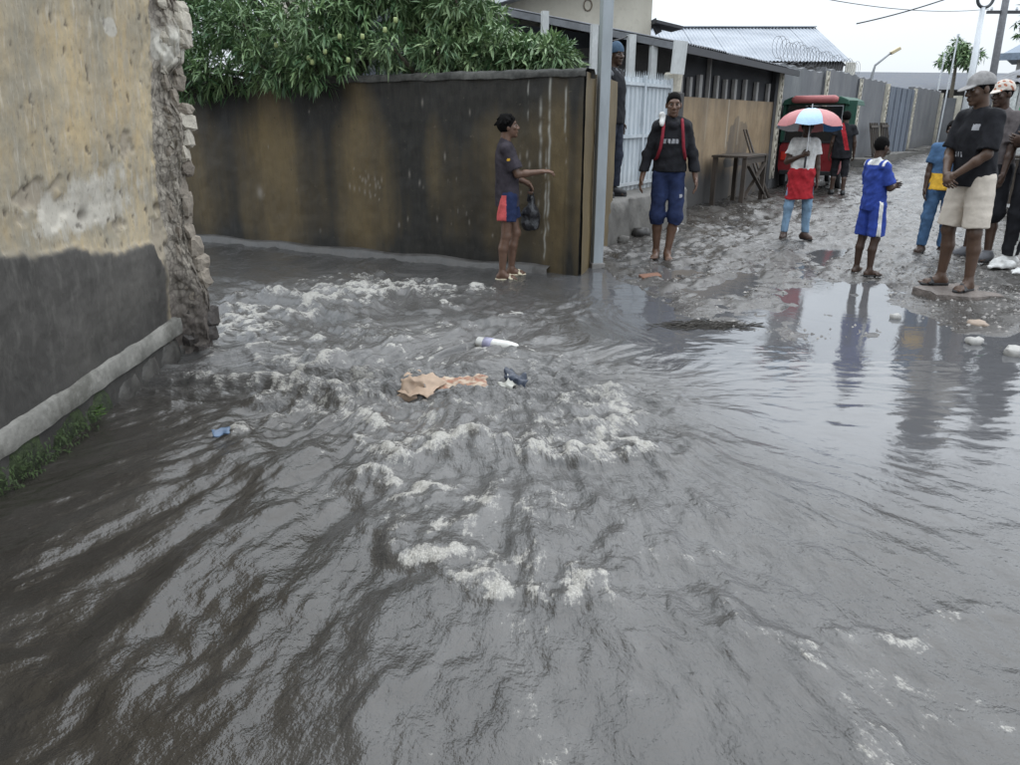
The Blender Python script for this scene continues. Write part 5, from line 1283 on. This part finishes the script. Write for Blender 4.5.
# 6 boy in blue kit
p = Person('boy in royal blue football kit with folded arms standing by the puddle', 3.38, 7.22, foot_z(3.38, 7.22), 106, 1.25, SK1,
           [((.18, -.28, -1), (-.62, -.78, .05)), ((-.18, -.28, -1), (.62, -.78, .0))], [((.05, .0, -1), (.03, .04, -1)), ((-.06, -.03, -1), (-.02, .06, -1))], (12, -10), lean=-.04, yaw=8, pitch=6, w=.88,
           hands=[dict(palm=(0, 1, .1), thumb=(0, 0, 1), curl=.5), dict(palm=(0, 1, .1), thumb=(0, 0, 1), curl=.5)], vox=.0095)
p.top('jersey', [M_blue, M_white], .85, .84, loose=.03, seed=16, sel=lambda c: ((c[:, 2] > 1.415) & (np.abs(c[:, 0]) < .10)) | ((c[:, 2] > 1.40) & (np.abs(np.abs(c[:, 0]) - .17) < .012)))
p.legs_wear('football_shorts', [M_blue, M_white, M_maroon], .92, r1=.112, r2=.108, seed=17, sel=lambda c: np.where((c[:, 0] < -.12) & (np.abs(c[:, 1] - .03) < .022), 1, np.where((c[:, 0] > .02) & (c[:, 1] < .03) & (c[:, 2] < .86), 2, 0)))
p.shoes(M_shoe, 'sandal', 'sandal'); p.hair(g=.007)
# 7 child behind the cap wearing man
p = Person('child in blue and yellow top half hidden behind the man in grey cap', 4.44, 8.02, foot_z(4.44, 8.02), -25, 1.32, SK1,
           [HANG(1, .12), HANG(-1, .12)], [((.05, .0, -1), (.03, .02, -1)), ((-.08, -.03, -1), (-.04, .03, -1))], (15, -22), yaw=-10, w=.98, vox=.0115)
p.top('top', [M_jean2, M_yellow], .7, .86, loose=.02, seed=18, sel=lambda c: c[:, 2] < 1.08); p.legs_wear('jeans', M_jean2, 1.93, r1=.105, r2=.082, seed=19, wr=.004); p.shoes(M_shoe); p.hair(g=.010)
# 8 man with the grey cap, hands clasped
p = Person('man in grey cap and beige shorts with clasped hands on a stone slab', 3.72, 6.30,   .095, -74, 1.68, SK2,
           [((.10, -.20, -1), (-.52, -.52, -.62)), ((-.10, -.20, -1), (.52, -.52, -.62))], [((.09, -.02, -1), (.02, .06, -1)), ((-.10, -.06, -1), (-.03, .05, -1))], (14, -16), lean=.13, yaw=-12, pitch=10, w=.94,
           hands=[dict(dir=(-.7, -.3, -.6), palm=(0, .8, -.3), thumb=(0, -.6, .8), curl=.7), dict(dir=(.7, -.35, -.55), palm=(0, .8, -.3), thumb=(0, -.6, .8), curl=.6)], vox=.0085)
p.top('tee', [M_blackcl, M_logo], .88, .86, loose=.022, g=.02, seed=20, sel=lambda c: ((c[:, 1] < -.05) & (np.abs(c[:, 0] - .07) < .028) & (np.abs(c[:, 2] - 1.33) < .022)) | ((c[:, 1] < -.05) & (np.abs(c[:, 0] + .05) < .05) & (np.abs(c[:, 2] - 1.12) < .02) & (np.sin(c[:, 0] * 190) > .2)))
p.legs_wear('shorts', M_beige, .90, r1=.112, r2=.104, seed=21, wr=.0024); p.shoes(M_blkshoe, 'sandal', 'sandal'); p.hair(g=.005)
p.cap_hat([cloth('grey_cap', (.26, .25, .245))])
# 9 patterned cap
p = Person('person in pale patterned cap, grey tee and black shorts at the right', 4.66, 7.6, foot_z(4.66, 7.6), -68, 1.66, SK1,
           [HANG(1, .12, .1), HANG(-1, .12, .15)], [((.05, -.06, -1), (.03, .06, -1)), ((-.08, .0, -1), (-.04, .05, -1))], (12, -14), lean=.09, yaw=-5, pitch=4, w=.96, vox=.0105)
p.top('tee', [M_greyp, M_logo], .85, .84, loose=.03, seed=22, sel=lambda c: (c[:, 1] < -.06) & (np.abs(c[:, 2] - 1.22) < .05) & (np.abs(c[:, 0]) < .07) & (np.sin(c[:, 2] * 160) > .5)); p.legs_wear('shorts', M_blackcl, 1.06, r1=.122, r2=.11, seed=23); p.shoes(M_gshoe); p.hair(g=.006)
p.cap_hat([cloth('cream_patterned_cap', (.58, .52, .46)), cloth('cap_rust_pattern', (.38, .14, .08))], sel=lambda c: (np.sin(c[:, 0] * 95 + 2) * np.sin(c[:, 1] * 80 + c[:, 2] * 60) > .35) & (c[:, 1] > -.1))
# 10 at the right edge with folded arms
p = Person('person in dark tee and long black trousers with folded arms at the right edge', 4.86, 7.22, foot_z(4.86, 7.22), -72, 1.74, SK1,
           [((.15, -.30, -1), (-.75, -.62, .12)), ((-.15, -.30, -1), (.75, -.62, .05))], [((.06, .0, -1), (.03, .02, -1)), ((-.06, -.02, -1), (-.03, .04, -1))], (12, -12), lean=.06, w=.98, vox=.0105,
           hands=[dict(palm=(0, 1, .1), thumb=(0, 0, 1), curl=.5), dict(palm=(0, 1, .1), thumb=(0, 0, 1), curl=.5)])
p.top('tee', cloth('charcoal_tee', (.026, .025, .03)), .85, .86, loose=.03, seed=24)
p.legs_wear('trousers', [M_blackcl, M_white], 1.94, r1=.112, r2=.088, seed=25, sel=lambda c: (c[:, 0] < -.02) & (np.abs(c[:, 1] + .02) < .008) & (c[:, 2] < .85)); p.shoes(M_wshoe); p.hair(g=.006)

# ------------------------------------------------------------------ things held and worn
def hand_pos(p, i, along=.07):
    d = nv(p.hands[i].get('dir', p.arms[i][1])); return p.root.matrix_basis @ Vector(tuple((p.wr[i] + d * along) * p.s))
bpy.context.view_layer.update()
M_blackbag = NT('black_plastic_bag'); n = M_blackbag.noise(30, 4, .6); M_blackbag = M_blackbag.done(M_blackbag.mix(M_blackbag.rng(n, .4, .7), (.012, .012, .014), (.05, .05, .056)), .28, M_blackbag.bump(n, .8, .012))
hp = hand_pos(P_bag, 0, .055)
bg = empty('plastic_bag', (hp.x, hp.y, hp.z - .40), R(10), "crumpled black plastic bag hanging from the hand of the person by the wall", 'bag')
F = Field(); F.ell((0, 0, .12), (.085, .06, .11), .03); F.cap((0, 0, .18), (0, 0, .30), .065, .03, .05); F.ell((.03, .01, .06), (.06, .05, .06), .03); F.ell((-.03, -.01, .07), (.06, .055, .06), .03)
V, Q = F.mesh(.007, .007, (1, 1, .3), seed=31); np_mesh('sack', V, Q, M_blackbag, bg)
for s_ in (-1, 1): MB().tube([(s_ * .03, 0, .27), (s_ * .022, 0, .34), (0, 0, .41)], [.018, .012, .010], 7, sq=(1, .5)).build('handle', M_blackbag, bg, True)

hp = hand_pos(P_girl, 1, .075)
um = empty('umbrella', hp, 0, 'red, white and blue panelled umbrella held by the girl in white', 'umbrella')
tilt = Matrix.Rotation(R(-7), 4, 'X') @ Matrix.Rotation(R(3), 4, 'Y')
AP = .50; RAD = .38; DR = .22
M_uw = plain('umbrella_white', (.68, .70, .72), .5, .06); M_ur = plain('umbrella_coral', (.48, .17, .17), .5, .1); M_ub = plain('umbrella_blue', (.08, .27, .62), .5, .1); M_ul = plain('umbrella_pale_blue', (.42, .60, .80), .5, .08)
M_steel = NT('umbrella_steel').done((.55, .55, .56), .3, metal=.8)
cols = [M_ub, M_ur, M_uw, M_ul, M_ur, M_ul, M_ur, M_ub]
for k in range(8):
    a0, a1 = k * math.pi / 4, (k + 1) * math.pi / 4; v = []; nr, na = 7, 5
    for sd in (0, 1):
        for i in range(nr):
            r_ = i / (nr - 1)
            for j in range(na):
                a = a0 + (a1 - a0) * j / (na - 1); sag = 1 - .09 * r_ * math.sin(math.pi * j / (na - 1)); rr = RAD * math.sin(r_ * math.pi / 2 * .92) * sag
                v.append(tilt @ Vector((rr * math.cos(a), rr * math.sin(a), AP - DR * (1 - math.cos(r_ * math.pi / 2 * .95)) - .02 * r_ * math.sin(math.pi * j / (na - 1)) - sd * .003)))
    f = []
    for i in range(nr - 1):
        for j in range(na - 1): q = i * na + j; f += [(q, q + na, q + na + 1, q + 1), (nr * na + q, nr * na + q + 1, nr * na + q + na + 1, nr * na + q + na)]
    MB().add(v, f).build('panel', cols[k], um, True)
    MB().tube([tilt @ Vector((RAD * math.sin(t_ * math.pi / 2 * .92) * math.cos(a0), RAD * math.sin(t_ * math.pi / 2 * .92) * math.sin(a0), AP - .008 - DR * (1 - math.cos(t_ * math.pi / 2 * .95)))) for t_ in (0.05, .3, .55, .8, 1.0)], .004, 5).build('rib', M_steel, um)
MB().tube([tilt @ Vector((0, 0, -.12)), tilt @ Vector((0, 0, AP + .05))], .006, 8).build('shaft', M_steel, um)
MB().tube([tilt @ Vector((0, 0, -.16)), tilt @ Vector((0, 0, -.03))], .013, 8).build('handle', M_blkshoe, um)

# backpack on the walking person
b0 = P_hood; S_ = b0.s
bp = empty('backpack', b0.root.location, b0.root.rotation_euler.z, 'backpack with red shoulder straps worn over the black hoodie', 'backpack')
F = Field(); F.ell((0, .21 * S_, 1.26 * S_), (.12, .075, .17), .03); V, Q = F.mesh(.010, .004, seed=8); np_mesh('pack', V, Q, M_blackcl, bp)
for s_ in (-1, 1):
    pts = [(s_ * .105, .16, 1.42), (s_ * .10, .07, 1.485), (s_ * .098, -.02, 1.485), (s_ * .10, -.105, 1.42), (s_ * .108, -.142, 1.32), (s_ * .122, -.142, 1.2), (s_ * .15, -.10, 1.10), (s_ * .165, .02, 1.06)]
    pts = [b0.t((x * .98, y, z)) * S_ for x, y, z in pts]
    MB().tube([tuple(q) for q in pts], .016, 8, sq=(1, .7)).build('shoulder_strap', M_redpanel if False else cloth('red_strap', (.22, .022, .035)) if s_ < 0 else bpy.data.materials['red_strap'], bp, True)
F = Field(); c = lambda x, y, z: b0.t((x, y, z)) * S_
F.cap(c(-.10, .07, 1.50), c(-.115, -.05, 1.515), .028, .032, .02); F.cap(c(-.115, -.05, 1.505), c(-.12, -.115, 1.43), .032, .026, .02)
V, Q = F.mesh(.007, .004, seed=12); wc = np_mesh('shoulder_cloth', V, Q, M_white, None); wc.location = b0.root.location; wc.rotation_euler = b0.root.rotation_euler
tag(wc, 'small white cloth lying over one shoulder of the black hoodie', 'cloth')

# ------------------------------------------------------------------ debris in and around the flood
def crumple(w, h, nu, nv_, amp, seed, th=.006, jag=.0):
    u = np.linspace(-w / 2, w / 2, nu); v = np.linspace(-h / 2, h / 2, nv_); U_, V_ = np.meshgrid(u, v)
    zz = ridged(U_ * 9 + seed, V_ * 9, 2, seed) * amp + fbm(U_ * 5, V_ * 5, 2, seed + 3) * amp
    Xj = U_ + jag * fbm(V_ * 14, U_ * 3, 3, seed + 5) * np.abs(U_ / w * 2) ** 3; Yj = V_ + jag * fbm(U_ * 14, V_ * 3, 3, seed + 7) * np.abs(V_ / h * 2) ** 3
    P_ = np.stack([Xj, Yj, zz], -1).reshape(-1, 3); Q_ = P_.copy(); Q_[:, 2] -= th; F_ = grid_faces(nv_, nu); n_ = len(P_)
    rim = []
    for i in range(nu - 1): rim += [(i, i + n_, i + 1 + n_, i + 1)]; a = (nv_ - 1) * nu + i; rim += [(a, a + 1, a + 1 + n_, a + n_)]
    for j in range(nv_ - 1): a = j * nu; rim += [(a, a + nu, a + nu + n_, a + n_)]; a = j * nu + nu - 1; rim += [(a, a + n_, a + nu + n_, a + nu)]
    return np.concatenate([P_, Q_]), np.concatenate([F_, (F_ + n_)[:, ::-1], np.array(rim)])
M_card = plain('wet_cardboard', (.40, .29, .21), .7, .2, 9, .3, 50, .004)
t = NT('printed_cardboard'); n1 = t.noise(16, 4, .6, (1, 2.2, 1)); n2 = t.noise(40, 3, .6)
M_card2 = t.done(t.mix(t.rng(n1, .42, .56), t.mix(t.rng(n2, .4, .6), (.22, .085, .05), (.32, .15, .09)), (.46, .37, .28)), .65, t.bump(n2, .3, .005))
ct = empty('crumpled_carton', (-.34, 3.98, .0), R(-4), 'crumpled cream and brown cardboard carton caught in the rapids', 'carton')
V, Q = crumple(.20, .17, 22, 18, .010, 3, jag=.03); o = np_mesh('side_flap', V, Q, M_card, ct); o.location = (-.155, .0, .04); o.rotation_euler = (R(20), R(6), R(-6)); o.scale = (1.05, 1.05, .7)
V, Q = crumple(.30, .15, 30, 16, .010, 7, jag=.03); o = np_mesh('printed_panel', V, Q, M_card2, ct); o.location = (.075, .01, .028); o.rotation_euler = (R(22), R(-5), R(4))
V, Q = crumple(.10, .12, 12, 12, .02, 12, jag=.03); o = np_mesh('torn_edge', V, Q, M_card, ct); o.location = (-.20, -.05, .02); o.rotation_euler = (R(70), R(30), R(10))
ps = empty('plastic_scrap', (.02, 3.98, .015), R(10), 'torn dark blue and white plastic scrap beside the floating carton', 'scrap')
V, Q = crumple(.11, .09, 14, 12, .03, 17, jag=.04); o = np_mesh('dark_film', V, Q, plain('dark_blue_film', (.03, .04, .065), .3), ps); o.location = (.01, .02, .03); o.rotation_euler = (R(30), R(10), 0)
V, Q = crumple(.09, .07, 12, 10, .03, 19, jag=.04); o = np_mesh('pale_film', V, Q, plain('pale_film', (.50, .49, .44), .4), ps); o.location = (-.03, -.02, .02); o.rotation_euler = (R(35), R(-15), R(20))
wb = empty('plastic_bottle', (-.08, 4.80, .025), R(-32), 'white tapering plastic bottle with a purple label floating above the carton', 'bottle')
M_wp = plain('white_plastic', (.72, .71, .67), .35, .06)
MB().tube([(-.16, 0, .0), (-.155, 0, 0), (-.05, 0, 0), (.08, 0, .005), (.14, 0, .005), (.165, 0, .003)], [.02, .036, .04, .038, .03, .012], 14).build('body', M_wp, wb, True)
MB().tube([(-.10, 0, 0), (-.035, 0, 0)], .0425, 14).build('label_band', plain('purple_print', (.36, .35, .48), .4), wb, True)
MB().tube([(.160, 0, .003), (.185, 0, .003)], .014, 10).build('bottle_cap', M_wp, wb)
def lump(name, label, cat, x, y, dims, mat, z=None, seed=1, rz=0, group=None, jag=.15):
    o = link_mesh(name, stone_mesh(name, dims[0] * .85, dims[1] * .85, dims[2], seed, mat, jag + .08), None, (x, y, (max(foot_z(x, y), 0) if z is None else z) + dims[2] * .45), (0, 0, rz)); return tag(o, label, cat, group)
V, Q = crumple(.09, .05, 12, 8, .012, 23, jag=.02); o = np_mesh('plastic_scrap', V, Q, plain('blue_film', (.09, .14, .22), .4), None); o.location = (-1.36, 3.28, .045); o.rotation_euler = (R(20), 0, R(30)); tag(o, 'small blue plastic scrap floating near the left wall', 'scrap')
mb = MB(); mb.box(-.10, .10, -.05, .05, -.03, .045, j=.006); o = mb.build('brick', plain('orange_brick', (.20, .10, .065), .8, .25, 14, .5, 50, .006), None, loc=(1.34, 7.18, -.015), rot=(R(6), R(-5), R(15)), bevel=.008); tag(o, 'half sunk orange brick lying in the shallow water below the walker', 'brick')
M_dkst = plain('dark_wet_stone', (.035, .032, .03), .4, .4, 12, .5, 40, .01); M_wst = plain('whitish_stone', (.40, .385, .36), .7, .2, 20, .4, 60, .004)
lump('stone', 'dark wet lump at the foot of the concrete landing', 'stone', 1.62, 9.55, (.13, .09, .07), M_dkst, seed=5)
lump('stone', 'grey stone left of the dark lump at the landing foot', 'stone', 1.36, 9.25, (.09, .07, .05), M_conc, seed=7)
F = Field(); F.ell((0, 0, .05), (.07, .05, .06), .03); F.cap((0, 0, .08), (.03, 0, .17), .05, .02, .03); V, Q = F.mesh(.009, .006, seed=5); o = np_mesh('white_rag', V, Q, M_white, None); o.location = (2.1, 9.9, foot_z(2.1, 9.9)); tag(o, 'bunched white rag lying on the mud right of the walker', 'rag')
for i, (x, y, d, lb_) in enumerate(((3.13, 4.93, (.06, .045, .03), 'round white stone lying in the water at right'), (3.24, 4.68, (.085, .06, .035), 'largest white stone in the water at the right edge'), (3.42, 5.38, (.085, .06, .03), 'pale brownish stone below the stone slab at right'), (2.93, 5.62, (.045, .035, .025), 'small pale pebble left of the stone slab'), (3.62, 5.05, (.05, .04, .03), 'small white stone nearest the right edge of the shallow water'))):
    lump('stone', lb_, 'stone', x, y, d, M_wst if i != 2 else plain('tan_stone', (.36, .28, .22), .7), seed=40 + i, rz=i, group='pale stones in the shallow water', z=0.0)
# flat slab under the man with the cap
sv = [(x * .86, y * .86) for x, y in [(-.30, -.20), (-.08, -.34), (.28, -.27), (.40, .0), (.30, .26), (-.02, .32), (-.33, .14)]]
sv = [(x + (x2 - x) * k / 3 + random.uniform(-.025, .025), y + (y2 - y) * k / 3 + random.uniform(-.025, .025)) for (x, y), (x2, y2) in zip(sv, sv[1:] + sv[:1]) for k in range(3)]
mb = MB(); n_ = len(sv); mb.add([(x, y, -.06) for x, y in sv] + [(x * .97, y * .97, .055) for x, y in sv] + [(x * .86, y * .86, .062 + random.uniform(-.006, .006)) for x, y in sv], [tuple(range(2 * n_, 3 * n_))] + [(i, (i + 1) % n_, n_ + (i + 1) % n_, n_ + i) for i in range(n_)] + [(n_ + i, n_ + (i + 1) % n_, 2 * n_ + (i + 1) % n_, 2 * n_ + i) for i in range(n_)])
tag(mb.build('stone_slab', plain('brown_stone_slab', (.15, .125, .11), .5, .4, 7, .8, 22, .03), None, loc=(3.73, 6.26, .028)), 'flat brown stone slab under the sandals of the man in the cap', 'slab')
# litter by the trousers at the right edge
for i, (x, y, sc, lb_) in enumerate(((4.70, 7.22, 1.0, 'crumpled white plastic bag left of the two by the right edge'), (4.72, 6.92, 1.1, 'crumpled white plastic bag with red print nearest the right edge'))):
    F = Field(); F.ell((0, 0, .03), (.11 * sc, .075 * sc, .035), .02); F.ell((.05, .02, .04), (.06, .05, .04), .02); F.cap((-.06, 0, .03), (-.13, -.03, .02), .03, .012, .02); V, Q = F.mesh(.009, .009, seed=40 + i)
    o = np_mesh('litter_bag', V, Q, [M_white, M_redsk], None); o.location = (x, y, foot_z(x, y)); tag(o, lb_, 'bag', 'white litter bags')
    if i: cen = V[Q].mean(1); o.data.polygons.foreach_set('material_index', (cen[:, 0] > .09).astype(np.int32))
# brown flattened weeds breaking the water
r_ = random.Random(77); mb = MB()
for i in range(260):
    x = r_.gauss(1.42, .16); y = r_.gauss(5.40, .05); a = r_.gauss(.1, .5); l = r_.uniform(.03, .09)
    mb.bar((x - l * math.cos(a), y - l * math.sin(a), r_.uniform(-.01, .008)), (x + l * math.cos(a), y + l * math.sin(a), r_.uniform(.0, .022)), .005, .004)
tag(mb.build('weed_mat', plain('rotten_straw', (.035, .03, .024), .7, .4), None), 'flattened brown straw mat breaking the water surface', 'straw', kind='stuff')
# gravel over the mud
r_ = np.random.RandomState(12); n_ = 5200; gx = np.concatenate([r_.uniform(.9, 6.5, n_), r_.normal(4.4, .9, 1600)]); gy = np.concatenate([5 + 9 * r_.rand(n_) ** 1.5, r_.normal(6.6, .9, 1600)])
gzv = gz(gx, gy); keep = (gzv > -.006); gx, gy, gzv = gx[keep], gy[keep], gzv[keep]; n_ = len(gx)
oct_ = np.array([(1, 0, 0), (-.4, .9, 0), (-.5, -.85, 0), (.1, .0, .7)]); sz = .006 + .018 * r_.rand(n_) ** 3
an = r_.rand(n_) * 6.28; co, si = np.cos(an), np.sin(an); jit = 1 + r_.uniform(-.3, .3, (n_, 4, 3)); V = oct_[None] * jit * sz[:, None, None]
V = np.stack([V[..., 0] * co[:, None] - V[..., 1] * si[:, None] + gx[:, None], V[..., 0] * si[:, None] + V[..., 1] * co[:, None] + gy[:, None], V[..., 2] + gzv[:, None] - .001], -1).reshape(-1, 3)
k = np.arange(n_)[:, None] * 4; F_ = np.concatenate([k + np.array([[0, 1, 3]]), k + np.array([[1, 2, 3]]), k + np.array([[2, 0, 3]])])
t = NT('gravel_stone'); gcol = t.mix(t.rng(t.noise(9, 2, .5), .3, .7), (.045, .042, .04), (.30, .28, .26)); M_gravel = t.done(gcol, .5)
tag(np_mesh('gravel', V, F_, M_gravel, None, smooth=False), 'loose wet gravel scattered over the mud', 'gravel', kind='stuff')
